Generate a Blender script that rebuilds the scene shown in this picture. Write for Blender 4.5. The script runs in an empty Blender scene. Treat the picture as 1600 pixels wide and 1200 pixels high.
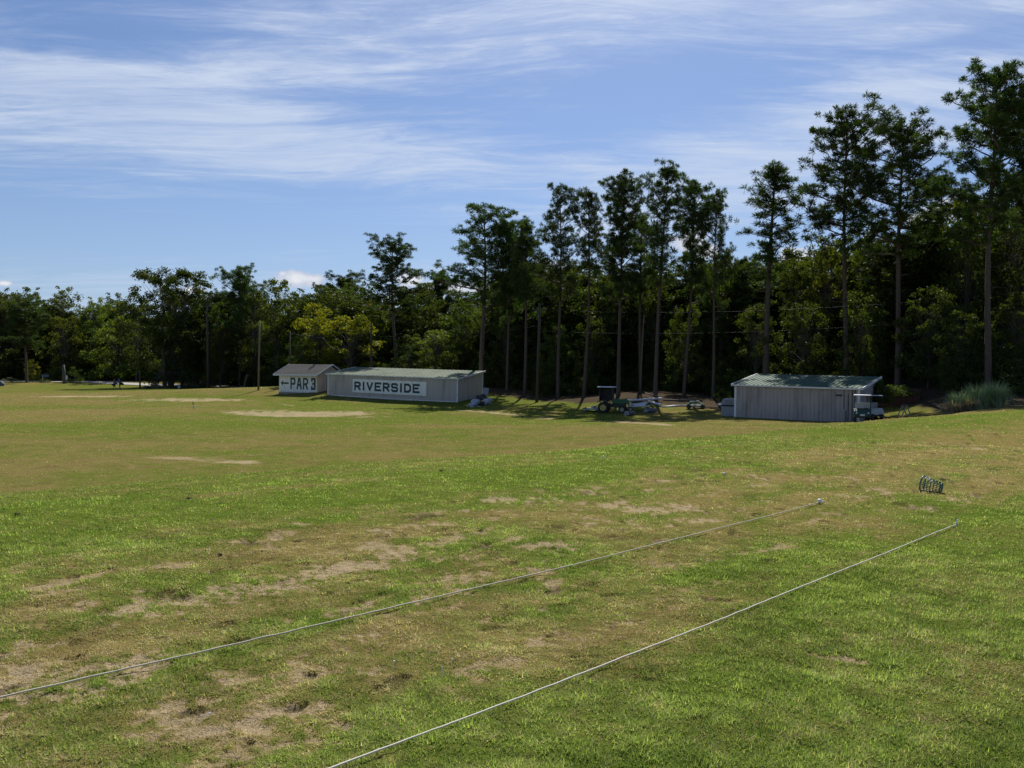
import bpy, math, random
import numpy as np
from mathutils import Vector, Matrix, Euler

S = bpy.context.scene
COL = S.collection
R = math.radians
rnd = random.Random(7)

# ------------------------------------------------------------------ camera
F = 1295.0                                    # focal length in pixels of the 1600 px wide photograph
cam_d = bpy.data.cameras.new('camera')
cam_d.sensor_fit = 'HORIZONTAL'; cam_d.sensor_width = 36.0
cam_d.lens = F / 1600 * 36.0
cam_d.clip_start = 0.05; cam_d.clip_end = 6000
cam = bpy.data.objects.new('camera', cam_d); COL.objects.link(cam)
CAM = Vector((0, 0, 1.65))
CM = Matrix.Rotation(R(90 - 0.8), 3, 'X') @ Matrix.Rotation(R(0.8), 3, 'Z')
cam.matrix_world = Matrix.Translation(CAM) @ CM.to_4x4()
S.camera = cam

# ------------------------------------------------------------------ sun, exposure
SUN_EL, SUN_AZ = 46.0, 9.0                    # degrees; azimuth clockwise from +Y (the way the camera looks)
sd = bpy.data.lights.new('sun', 'SUN'); sd.energy = 5.0; sd.angle = R(0.53); sd.color = (1.0, 0.955, 0.88)
sun = bpy.data.objects.new('sun', sd); COL.objects.link(sun)
sdir = Vector((math.sin(R(SUN_AZ)) * math.cos(R(SUN_EL)), math.cos(R(SUN_AZ)) * math.cos(R(SUN_EL)), math.sin(R(SUN_EL))))
sun.rotation_euler = (-sdir).to_track_quat('-Z', 'Y').to_euler()
sun.location = (0, 0, 60)
vs = S.view_settings
S.display_settings.display_device = 'sRGB'
vs.view_transform = 'Standard'; vs.look = 'None'; vs.gamma = 1.0; vs.use_curve_mapping = False
vs.exposure = 0.38

# ------------------------------------------------------------------ node helper
class NT:
    def __init__(s, tree): s.t = tree; s.n = tree.nodes; s.l = tree.links
    def new(s, typ, **kw):
        n = s.n.new(typ)
        for k, v in kw.items(): setattr(n, k, v)
        return n
    def put(s, sock, v):
        if isinstance(v, bpy.types.NodeSocket): s.l.new(v, sock)
        elif v is not None: sock.default_value = v
    def math(s, op, a, b=None, c=None, clamp=False):
        n = s.new('ShaderNodeMath', operation=op, use_clamp=clamp)
        s.put(n.inputs[0], a)
        if b is not None: s.put(n.inputs[1], b)
        if c is not None: s.put(n.inputs[2], c)
        return n.outputs[0]
    def mix(s, f, a, b, mode='MIX'):
        n = s.new('ShaderNodeMix', data_type='RGBA', blend_type=mode)
        n.clamp_factor = True
        s.put(n.inputs[0], f)
        for i, v in ((6, a), (7, b)):
            if isinstance(v, tuple) and len(v) == 3: v = (*v, 1)
            s.put(n.inputs[i], v)
        return n.outputs[2]
    def smooth(s, v, lo, hi, a=0.0, b=1.0):
        n = s.new('ShaderNodeMapRange', interpolation_type='SMOOTHSTEP')
        s.put(n.inputs[0], v)
        n.inputs[1].default_value = lo; n.inputs[2].default_value = hi
        n.inputs[3].default_value = a; n.inputs[4].default_value = b
        return n.outputs[0]
    def noise(s, vec, scale, detail=3.0, rough=0.55, dist=0.0):
        n = s.new('ShaderNodeTexNoise')
        if vec is not None: s.l.new(vec, n.inputs['Vector'])
        n.inputs['Scale'].default_value = scale; n.inputs['Detail'].default_value = detail
        n.inputs['Roughness'].default_value = rough; n.inputs['Distortion'].default_value = dist
        return n.outputs[0]
    def comb(s, x, y, z=0.0):
        n = s.new('ShaderNodeCombineXYZ')
        for i, v in enumerate((x, y, z)): s.put(n.inputs[i], v)
        return n.outputs[0]
    def mapping(s, vec, scale=(1, 1, 1), rot=(0, 0, 0), loc=(0, 0, 0)):
        n = s.new('ShaderNodeMapping')
        s.l.new(vec, n.inputs[0])
        n.inputs['Scale'].default_value = scale; n.inputs['Rotation'].default_value = rot
        n.inputs['Location'].default_value = loc
        return n.outputs[0]
    def attr(s, name):
        n = s.new('ShaderNodeAttribute'); n.attribute_name = name
        return n

# ------------------------------------------------------------------ world: daylight sky with cirrus and a few low cumulus
W = bpy.data.worlds.new('World'); S.world = W; W.use_nodes = True
w = NT(W.node_tree); w.n.clear()
sky = w.new('ShaderNodeTexSky', sky_type='NISHITA')
sky.sun_disc = False; sky.sun_elevation = R(SUN_EL); sky.sun_rotation = R(SUN_AZ)
sky.altitude = 100; sky.air_density = 1.0; sky.dust_density = 0.6; sky.ozone_density = 2.2
gd = w.new('ShaderNodeTexCoord').outputs['Generated']
sp = w.new('ShaderNodeSeparateXYZ'); w.l.new(gd, sp.inputs[0])
X, Y, Z = sp.outputs
zc = w.math('ADD', w.math('MAXIMUM', Z, 0.0), 0.10)
pl = w.comb(w.math('DIVIDE', X, zc), w.math('DIVIDE', Y, zc))     # a flat cloud layer high up
warp = w.noise(w.mapping(pl, (0.35, 0.35, 1)), 1.0, 2)
pl2 = w.new('ShaderNodeVectorMath', operation='ADD')
w.l.new(pl, pl2.inputs[0]); w.l.new(w.comb(w.math('MULTIPLY', warp, 1.6), w.math('MULTIPLY', warp, 1.1)), pl2.inputs[1])
n1 = w.noise(w.mapping(pl2.outputs[0], (0.42, 1.25, 1), (0, 0, R(12))), 1.0, 10, 0.63, 0.5)
n2 = w.noise(w.mapping(pl2.outputs[0], (1.6, 6.5, 1), (0, 0, R(-9)), (3.1, 1.7, 0)), 1.0, 6, 0.66, 0.6)
n3 = w.noise(w.mapping(pl, (0.16, 0.22, 1), (0, 0, R(20)), (5.3, 2.2, 0)), 1.0, 3, 0.5)
yy = w.math('MAXIMUM', Y, 0.05)
az = w.math('DIVIDE', X, yy); el = w.math('DIVIDE', Z, yy)
front = w.smooth(Y, 0.05, 0.35)
def bank(px, py, rx, ry, tilt=0.0):           # soft elliptical bank of cloud, centre and radii given in photo pixels
    ax = (px - 800) / F; ey = (582 + .014 * (px - 800) - py) / F
    da = w.math('SUBTRACT', az, ax); de = w.math('SUBTRACT', el, ey)
    c, s_ = math.cos(R(tilt)), math.sin(R(tilt))
    u = w.math('DIVIDE', w.math('ADD', w.math('MULTIPLY', da, c), w.math('MULTIPLY', de, s_)), rx / F)
    v = w.math('DIVIDE', w.math('SUBTRACT', w.math('MULTIPLY', de, c), w.math('MULTIPLY', da, s_)), ry / F)
    d2 = w.math('ADD', w.math('MULTIPLY', u, u), w.math('MULTIPLY', v, v))
    return w.math('MULTIPLY', w.math('EXPONENT', w.math('MULTIPLY', d2, -1.0)), front)
m = w.math('MULTIPLY', n3, 0.30)
for a_, (bx, by, brx, bry, bt) in ((.30, (120, 210, 420, 95, -8)), (.30, (520, 240, 420, 60, -10)), (.42, (720, 40, 420, 90, 8)),
                                  (.46, (1400, 190, 440, 90, 22)), (.32, (1080, 290, 300, 60, 25)), (.30, (60, 130, 380, 50, -10)),
                                  (.32, (1420, 20, 210, 45, 4)), (.22, (880, 262, 120, 20, -6)), (.16, (100, 440, 500, 40, 0)),
                                  (-.16, (1010, 130, 170, 65, 25)), (-.22, (180, 60, 210, 28, 2)), (-.22, (420, 360, 520, 50, 0)), (-.1, (900, 190, 200, 40, 20))):
    m = w.math('ADD', m, w.math('MULTIPLY', bank(bx, by, brx, bry, bt), a_))
n4 = w.noise(w.mapping(pl2.outputs[0], (4.5, 19.0, 1), (0, 0, R(-14)), (1.1, 4.7, 0)), 1.0, 6, 0.68, 1.2)
stk = w.math('ADD', w.math('MULTIPLY', w.smooth(n2, .32, .68), .78), w.math('MULTIPLY', w.smooth(n4, .36, .68), .22))
cir = w.math('ADD', w.math('MULTIPLY', n1, 1.10), m)
cir = w.math('ADD', cir, w.math('MULTIPLY', w.math('SUBTRACT', stk, .5), .30))
cir = w.math('SUBTRACT', cir, 0.66)
cir = w.smooth(cir, 0.0, 0.62, 0.0, 1.0)
cir = w.math('MULTIPLY', cir, w.math('ADD', w.math('MULTIPLY', stk, .50), .34))
# cumulus
cu = None
nc = w.noise(w.comb(az, w.math('MULTIPLY', el, 1.5)), 62.0, 6, 0.6)
for bx, by, brx, bry, bt in ((466, 437, 52, 17, -4), (440, 428, 10, 6, 0), (640, 438, 28, 18, 0), (700, 450, 80, 16, 0), (1075, 378, 38, 24, 0), (1100, 392, 30, 16, 0), (1468, 330, 38, 26, 0),
                              (1440, 345, 40, 24, 0), (300, 455, 30, 10, 0), (5, 443, 16, 6, 0), (840, 420, 60, 16, 0), (1240, 400, 40, 16, 0)):
    b = bank(bx, by, brx, bry, bt)
    cu = b if cu is None else w.math('MAXIMUM', cu, b)
cuv = w.math('ADD', cu, w.math('MULTIPLY', w.math('SUBTRACT', nc, 0.5), 0.95))
cuf = w.smooth(cuv, 0.44, 0.66)
skc = w.mix(1.0, sky.outputs[0], (0.76, 0.88, 1.10), 'MULTIPLY')
haze_c = w.mix(w.smooth(Z, 0.0, 0.30, 0.42, 0.05), skc, (4.8, 6.3, 9.0))
ccol = w.mix(w.smooth(Z, 0.05, 0.5), (6.6, 7.8, 9.8), (8.8, 9.6, 11.2))
c1 = w.mix(cir, haze_c, ccol)
c2 = w.mix(cuf, c1, w.mix(w.smooth(cuv, .5, 1.1), (6.2, 7.0, 8.8), (9.6, 9.9, 10.4)))
bg = w.new('ShaderNodeBackground'); w.l.new(c2, bg.inputs[0]); bg.inputs[1].default_value = 0.064
w.l.new(bg.outputs[0], w.new('ShaderNodeOutputWorld').inputs[0])

# ------------------------------------------------------------------ numpy noise, projection, terrain
def _h(ix, iy, seed):
    n = (ix.astype(np.int64) * 374761393 + iy.astype(np.int64) * 668265263 + seed * 1442695041) & 0xffffffff
    n = ((n ^ (n >> 13)) * 1274126177) & 0xffffffff
    return ((n ^ (n >> 16)) & 0xffff) / 65535.0
def vnoise(x, y, seed=0):
    x = np.asarray(x, float); y = np.asarray(y, float)
    ix = np.floor(x); iy = np.floor(y); fx = x - ix; fy = y - iy
    fx = fx * fx * (3 - 2 * fx); fy = fy * fy * (3 - 2 * fy)
    a = _h(ix, iy, seed); b = _h(ix + 1, iy, seed); c = _h(ix, iy + 1, seed); d = _h(ix + 1, iy + 1, seed)
    return (a * (1 - fx) + b * fx) * (1 - fy) + (c * (1 - fx) + d * fx) * fy
def fbm(x, y, sc, oct=4, seed=0, rough=0.5):
    t = 0; a = 1; tot = 0
    for i in range(oct):
        ang = 0.6 * i + .3
        xx = (x * math.cos(ang) - y * math.sin(ang)) * sc; yy_ = (x * math.sin(ang) + y * math.cos(ang)) * sc
        t = t + a * vnoise(xx + 17.3 * i, yy_ - 9.1 * i, seed + i); tot += a; a *= rough; sc *= 2.03
    return t / tot
def sst(v, lo, hi):
    t = np.clip((v - lo) / (hi - lo), 0, 1); return t * t * (3 - 2 * t)

def P(px, py, D):                              # the point seen at a photo pixel, D metres ahead of the camera
    d = CM @ Vector(((px - 800) / F, -(py - 600) / F, -1))
    t = D / d.y
    return CAM + d * t

TU, TV = (0.695, 0.719), (0.719, -0.695)       # along / across the practice tee
ctrl = [(0, 597, 172), (0, 612, 120), (130, 597, 170), (240, 602, 160), (330, 604, 155), (400, 606, 150), (265, 606, 150), (185, 609, 133), (403, 609.5, 112),
        (436, 616, 108), (495, 613.6, 104), (513, 617, 102), (715, 628, 92), (752, 619, 97), (620, 638, 87), (620, 630.5, 93), (715, 637, 88.6), (515, 624.5, 98.7), (465, 622.5, 101.5), (430, 630, 92), (838, 629, 90), (742, 633, 88),
        (560, 640, 80), (950, 645, 74), (1010, 646, 72), (950, 658, 64), (800, 642, 76), (1149, 651.5, 64), (1294, 659.5, 58), (1180, 650, 66), (1040, 613, 86),
        (1118, 619, 85), (900, 625, 84), (1400, 606, 73), (1545, 602, 65), (1320, 598, 79), (450, 650, 75), (300, 650, 70), (375, 720, 34), (100, 762, 25),
        (700, 702, 40), (900, 682, 46), (1100, 665, 53), (150, 640, 80), (1400, 650, 62), (1540, 640, 54), (1600, 634, 53), (60, 680, 45), (300, 680, 47), (600, 670, 52)]
cp = [P(*c) for c in ctrl]
cp += [Vector(t) for t in ((60, 110, 3.0), (30, 150, 2.5), (-20, 190, 1.2), (-80, 230, 0.0), (-200, 200, -1.5), (-160, 60, -2.2), (-60, 10, -2.0), (110, 40, 1.0),
                           (0, 420, 3), (300, 300, 4), (-350, 350, 0), (250, 0, 0), (0, -200, -1.5), (-250, -100, -2), (250, -150, -1))]
cxy = np.array([(p.x, p.y) for p in cp]); cz = np.array([p.z for p in cp])
def _phi(r): return np.where(r > 1e-6, r * r * np.log(r + 1e-9), 0.0)
_n = len(cxy); _K = _phi(np.hypot(cxy[:, None, 0] - cxy[None, :, 0], cxy[:, None, 1] - cxy[None, :, 1])) + np.eye(_n) * 4.0
_P = np.c_[np.ones(_n), cxy]; _A = np.block([[_K, _P], [_P.T, np.zeros((3, 3))]])
_w = np.linalg.solve(_A, np.r_[cz, 0, 0, 0])
def field_z(x, y):
    rr = np.hypot(x, y); k = np.minimum(1.0, 400.0 / np.maximum(rr, 1e-6)); xs = x * k; ys = y * k
    z = _w[_n] + _w[_n + 1] * xs + _w[_n + 2] * ys
    for i in range(_n): z = z + _w[i] * _phi(np.hypot(xs - cxy[i, 0], ys - cxy[i, 1]))
    return z
def uv(x, y): return x * TU[0] + y * TU[1], x * TV[0] + y * TV[1]
def ground_z(x, y):
    x = np.asarray(x, float); y = np.asarray(y, float)
    u, v = uv(x, y)
    vv = v + 0.25 * np.sin(u * .23) + .15 * np.sin(u * .71 + 1)
    tee = -0.035 * sst(-vv, 9.6, 12.4) * 2 + 0.03 * np.sin(u * .35) * np.sin(v * .4)
    s = sst(-vv, 12.0, 17.8)
    z = tee * (1 - s) + field_z(x, y) * s
    near = np.exp(-((x * x + y * y) / 26.0 ** 2))
    b = (fbm(x, y, 2.3, 3, 11) - .5) * .04 + (fbm(x, y, 9.0, 3, 31) - .5) * .022
    return z + b * near + (fbm(x, y, .12, 3, 5) - .5) * .18 * s
def gz(x, y): return float(ground_z(np.array([x]), np.array([y]))[0])
def G(px, D, dz=0.0):                          # ground point at photo column px, D metres ahead
    p = P(px, 600, D); x = p.x
    z = gz(x, D)
    for _ in range(3):                         # the camera roll shifts columns a little with height
        py = 582 + .014 * (px - 800) - (z - 1.65) / D * F
        x = P(px, py, D).x; z = gz(x, D)
    return Vector((x, D, z + dz))
def hit(px, py):                               # where the ray through a pixel meets the ground
    d = CM @ Vector(((px - 800) / F, -(py - 600) / F, -1)); d /= d.y
    Ys = np.concatenate([np.arange(2.5, 30, .05), np.arange(30, 260, .25)])
    xs = d.x * Ys; zs = 1.65 + d.z * Ys
    k = np.argmax(zs < ground_z(xs, Ys))
    return Vector((xs[k], Ys[k], gz(xs[k], Ys[k])))

# ------------------------------------------------------------------ mesh helpers
def mesh_np(name, V, Fq, attrs=None, smooth=False):
    me = bpy.data.meshes.new(name)
    V = np.asarray(V, np.float32); Fq = np.asarray(Fq, np.int32); k = Fq.shape[1]
    me.vertices.add(len(V)); me.vertices.foreach_set('co', V.ravel())
    me.loops.add(Fq.size); me.loops.foreach_set('vertex_index', Fq.ravel())
    me.polygons.add(len(Fq)); me.polygons.foreach_set('loop_start', np.arange(0, Fq.size, k, dtype=np.int32))
    me.polygons.foreach_set('loop_total', np.full(len(Fq), k, np.int32))
    if smooth: me.polygons.foreach_set('use_smooth', np.ones(len(Fq), bool))
    for nme, val in (attrs or {}).items():
        a = me.attributes.new(nme, 'FLOAT', 'POINT' if len(val) == len(V) else 'FACE')
        a.data.foreach_set('value', np.asarray(val, np.float32))
    me.update(calc_edges=True)
    return me
def link(name, me, mat=None, parent=None, loc=None, rot=None):
    o = bpy.data.objects.new(name, me); COL.objects.link(o)
    if mat is not None:
        if not me.materials: me.materials.append(mat)
    if parent is not None: o.parent = parent
    if loc is not None: o.location = loc
    if rot is not None: o.rotation_euler = rot
    return o
def tag(o, label=None, cat=None, group=None, kind=None):
    for k, v in (('label', label), ('category', cat), ('group', group), ('kind', kind)):
        if v: o[k] = v
    return o
def thing(name, label, cat, loc=(0, 0, 0), rz=0.0, group=None):
    o = bpy.data.objects.new(name, None); COL.objects.link(o); o.empty_display_size = .2
    o.location = loc; o.rotation_euler = (0, 0, rz)
    return tag(o, label, cat, group)
def copy_tree(o, parent=None):
    c = o.copy(); COL.objects.link(c)
    if parent is not None: c.parent = parent
    for ch in list(o.children): copy_tree(ch, c)
    return c
class MB:
    def __init__(s): s.v = []; s.f = []
    def add(s, vs_, fs, M=None):
        b = len(s.v)
        s.v += [tuple(M @ Vector(p)) if M is not None else tuple(p) for p in vs_]
        s.f += [tuple(b + i for i in q) for q in fs]
        return s
    def box(s, c, d, M=None, taper=(1, 1)):
        x, y, z = (k / 2 for k in d); cx, cy, cz_ = c; tx, ty = taper
        vs_ = [(cx - x, cy - y, cz_ - z), (cx + x, cy - y, cz_ - z), (cx + x, cy + y, cz_ - z), (cx - x, cy + y, cz_ - z),
               (cx - x * tx, cy - y * ty, cz_ + z), (cx + x * tx, cy - y * ty, cz_ + z), (cx + x * tx, cy + y * ty, cz_ + z), (cx - x * tx, cy + y * ty, cz_ + z)]
        return s.add(vs_, [(3, 2, 1, 0), (4, 5, 6, 7), (0, 1, 5, 4), (1, 2, 6, 5), (2, 3, 7, 6), (3, 0, 4, 7)], M)
    def path(s, pts, rad, n=8, caps=True, M=None):
        pts = [Vector(p) for p in pts]; b = len(s.v)
        rad = rad if hasattr(rad, '__len__') else [rad] * len(pts)
        up = None; vs_ = []; fs = []
        for i, p in enumerate(pts):
            t = (pts[min(i + 1, len(pts) - 1)] - pts[max(i - 1, 0)]).normalized()
            if up is None: up = t.orthogonal().normalized()
            up = (up - t * up.dot(t)).normalized(); si = t.cross(up)
            for k in range(n):
                a = 2 * math.pi * k / n
                vs_.append(p + (up * math.cos(a) + si * math.sin(a)) * rad[i])
        for i in range(len(pts) - 1):
            for k in range(n):
                fs.append((i * n + k, i * n + (k + 1) % n, (i + 1) * n + (k + 1) % n, (i + 1) * n + k))
        if caps:
            fs.append(tuple(range(n - 1, -1, -1))); fs.append(tuple((len(pts) - 1) * n + k for k in range(n)))
        return s.add(vs_, fs, M)
    def lathe(s, prof, axis='Z', n=20, M=None, c=(0, 0, 0)):      # prof: (radius, height)
        vs_ = []; fs = []; c = Vector(c)
        for r_, h in prof:
            for k in range(n):
                a = 2 * math.pi * k / n; p = (r_ * math.cos(a), r_ * math.sin(a), h)
                if axis == 'Y': p = (p[0], p[2], p[1])
                if axis == 'X': p = (p[2], p[0], p[1])
                vs_.append(c + Vector(p))
        for i in range(len(prof) - 1):
            for k in range(n): fs.append((i * n + k, i * n + (k + 1) % n, (i + 1) * n + (k + 1) % n, (i + 1) * n + k))
        return s.add(vs_, fs, M)
    def prism(s, poly, y0, y1, M=None):                            # polygon in XZ extruded along Y
        k = len(poly); vs_ = [(x, y0, z) for x, z in poly] + [(x, y1, z) for x, z in poly]
        fs = [tuple(range(k)), tuple(range(2 * k - 1, k - 1, -1))] + [(i, (i + 1) % k + 0, (i + 1) % k + k, i + k)[::-1] for i in range(k)]
        return s.add(vs_, fs, M)
    def build(s, name, mat, parent=None, smooth=False, loc=None, rot=None, bevel=0):
        me = bpy.data.meshes.new(name); me.from_pydata(s.v, [], s.f); me.update()
        if smooth: me.polygons.foreach_set('use_smooth', [True] * len(me.polygons))
        o = link(name, me, mat, parent, loc, rot)
        if bevel:
            b = o.modifiers.new('bevel', 'BEVEL'); b.width = bevel; b.segments = 2; b.limit_method = 'ANGLE'
        return o

# ------------------------------------------------------------------ materials
def base_mat(name):
    m_ = bpy.data.materials.new(name); m_.use_nodes = True
    t = NT(m_.node_tree); b = t.n['Principled BSDF']
    return m_, t, b
def paint(name, col, rough=0.6, metal=0.0, dirt=0.25, scale=6.0, dirtcol=(0.12, 0.10, 0.08), bump=0.0, streak=False, spec=0.4):
    m_, t, b = base_mat(name)
    oc = t.new('ShaderNodeTexCoord').outputs['Object']
    vec = t.mapping(oc, (1, 1, .18)) if streak else oc
    n = t.noise(vec, scale, 6, .62); n2 = t.noise(oc, scale * 7, 4, .6)
    f = t.math('MULTIPLY', t.smooth(n, .42, .78), dirt)
    f = t.math('ADD', f, t.math('MULTIPLY', t.smooth(n2, .5, .8), dirt * .35))
    t.l.new(t.mix(f, col, dirtcol), b.inputs['Base Color'])
    t.put(b.inputs['Roughness'], t.math('ADD', t.math('MULTIPLY', n, .2), rough - .1))
    b.inputs['Metallic'].default_value = metal
    b.inputs['Specular IOR Level'].default_value = spec
    if bump:
        bp = t.new('ShaderNodeBump'); bp.inputs['Strength'].default_value = bump; bp.inputs['Distance'].default_value = .02
        t.l.new(n2, bp.inputs['Height']); t.l.new(bp.outputs[0], b.inputs['Normal'])
    return m_
def foliage(name, c_dark, c_light, trans=0.35, tcol=(1.35, 1.5, .5), objvar=.5):
    m_ = bpy.data.materials.new(name); m_.use_nodes = True
    t = NT(m_.node_tree); t.n.clear()
    tint = t.attr('tint').outputs['Fac']
    oi = t.new('ShaderNodeObjectInfo').outputs['Random']
    f = t.math('ADD', t.math('MULTIPLY', tint, 1 - objvar * .5), t.math('MULTIPLY', oi, objvar * .5))
    c = t.mix(f, c_dark, c_light)
    hs = t.new('ShaderNodeHueSaturation'); t.l.new(c, hs.inputs['Color'])
    t.put(hs.inputs['Hue'], t.math('ADD', t.math('MULTIPLY', oi, .03 * objvar * 2), .5 - .015 * objvar * 2))
    t.put(hs.inputs['Value'], t.math('ADD', t.math('MULTIPLY', oi, .5 * objvar), 1 - .25 * objvar))
    c = hs.outputs[0]
    d = t.new('ShaderNodeBsdfDiffuse'); t.l.new(c, d.inputs[0])
    tr = t.new('ShaderNodeBsdfTranslucent'); t.l.new(t.mix(1, c, tcol, 'MULTIPLY'), tr.inputs[0])
    g = t.new('ShaderNodeBsdfGlossy'); g.inputs['Roughness'].default_value = .45; g.inputs[0].default_value = (1, 1, 1, 1)
    a = t.new('ShaderNodeMixShader'); a.inputs[0].default_value = trans
    t.l.new(d.outputs[0], a.inputs[1]); t.l.new(tr.outputs[0], a.inputs[2])
    b = t.new('ShaderNodeMixShader'); b.inputs[0].default_value = .012
    t.l.new(a.outputs[0], b.inputs[1]); t.l.new(g.outputs[0], b.inputs[2])
    t.l.new(b.outputs[0], t.new('ShaderNodeOutputMaterial').inputs[0])
    return m_
M_bark = paint('bark', (.115, .082, .062), .9, dirt=.8, scale=5, dirtcol=(.04, .03, .025), bump=.8)
M_barkd = paint('bark_dark', (.10, .085, .07), .9, dirt=.7, scale=5, dirtcol=(.035, .03, .025), bump=.8)
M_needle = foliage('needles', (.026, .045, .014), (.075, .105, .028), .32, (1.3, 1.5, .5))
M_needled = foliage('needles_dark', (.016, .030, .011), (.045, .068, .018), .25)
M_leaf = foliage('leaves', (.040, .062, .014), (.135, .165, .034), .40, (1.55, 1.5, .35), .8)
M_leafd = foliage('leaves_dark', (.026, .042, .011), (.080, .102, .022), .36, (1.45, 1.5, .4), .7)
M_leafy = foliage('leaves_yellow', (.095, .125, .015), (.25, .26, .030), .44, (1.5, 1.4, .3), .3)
M_leafg = foliage('leaves_grey', (.08, .09, .05), (.17, .17, .10), .30, (1.2, 1.2, .8), .3)
M_white = paint('white_metal', (.62, .63, .64), .5, dirt=.25, scale=3)
M_conc = paint('concrete', (.30, .28, .25), .9, dirt=.5, scale=5, bump=.3)

# ------------------------------------------------------------------ terrain
def edge_of_wood(x, y):
    a = 800 + F * x / np.maximum(y, 1)
    return np.interp(a, [-400, 0, 330, 430, 500, 760, 840, 900, 1050, 1140, 1350, 1450, 1480, 1600, 2200], [190, 180, 166, 128, 113, 99, 91, 81, 78, 71, 68, 63, 57.5, 54, 50])
def sand(x, y, px, py, rx, ry, tilt=0.0):      # patch centred where a pixel's ray meets the ground, radii in metres across / ahead
    h = SAND[(px, py)]
    c, s_ = math.cos(R(tilt)), math.sin(R(tilt))
    dx = x - h[0]; dy = y - h[1]
    return np.exp(-(((dx * c + dy * s_) / rx) ** 2 + ((dy * c - dx * s_) / ry) ** 2))
PATCH = [  # px, py, rx, ry, tilt, strength, on the tee?
    (480, 648, 6.0, 3.6, 0, 1.6), (400, 643, 4, 3, 0, .8), (580, 652, 4, 2, 0, .6), (560, 625, 5, 2.2, -25, .55), (310, 624, 7, 2.5, 0, .95), (250, 626, 7, 3, 0, .6), (110, 620, 6, 1.6, 0, .9), (160, 619, 5, 1.5, 0, .8),
    (370, 722, 1.1, 1.0, 0, .9), (290, 716, 2.2, 1.4, 0, .6), (330, 606, 14, 3, 0, .35), (470, 634, 5, 1.4, -20, .5)]
TRAIL = [(720, 641), (760, 644), (800, 648), (870, 655), (930, 657.5), (980, 660), (1040, 664)]
PATCH_T = [(30, 1080, .55, .30, 20, .9), (100, 1050, .45, .30, 0, .55), (430, 915, 1.1, .22, 46, .9), (500, 893, .8, .20, 46, 1.0), (330, 940, .6, .18, 46, .6), (250, 950, .35, .2, 46, .4), (180, 965, .45, .2, 30, .4),
           (790, 782, .60, .30, 10, 1.0), (860, 850, .40, .30, 10, .7), (600, 870, .6, .3, 30, .45), (750, 870, .4, .3, 20, .55), (720, 795, .5, .35, 20, .45),
           (960, 972, .09, .05, 0, 1.3), (750, 965, .22, .10, -30, .9), (840, 955, .16, .08, -30, .7), (480, 1120, .30, .2, 40, .85), (470, 1150, .3, .15, 10, .7), (1150, 865, .12, .08, 0, 1.1), (1190, 862, .25, .1, 0, .5), (1330, 1032, .08, .05, -20, 1.1), (1300, 1028, .2, .06, -20, .5),
           (1000, 790, 1.1, .5, 0, .55), (1120, 800, .9, .4, 0, .45), (1000, 850, .5, .2, 10, .35), (130, 1075, .5, .12, 46, .6), (380, 1060, .3, .15, 30, .4), (560, 1060, .3, .12, 20, .4), (640, 930, .4, .2, 46, .35),
           (1010, 820, .5, .2, 0, .5), (900, 770, .6, .3, 0, .4), (420, 845, .6, .2, 46, .5), (340, 852, .4, .15, 46, .4), (300, 1155, .3, .12, 30, .45), (50, 1160, .2, .1, 0, .3), (700, 1010, .3, .12, 10, .3), (1536, 700, .45, .28, 0, 1.6), (560, 1000, .35, .15, 46, .5), (880, 900, .4, .15, 30, .5), (660, 960, .3, .14, 40, .5), (250, 1020, .45, .18, 46, .5), (1060, 880, .35, .14, 20, .45), (600, 830, .5, .2, 46, .5)]
SAND = {}
for t_ in PATCH + PATCH_T: h_ = hit(t_[0], t_[1]); SAND[(t_[0], t_[1])] = (h_.x, h_.y)
trail_pts = [hit(*t_) for t_ in TRAIL]
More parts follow.
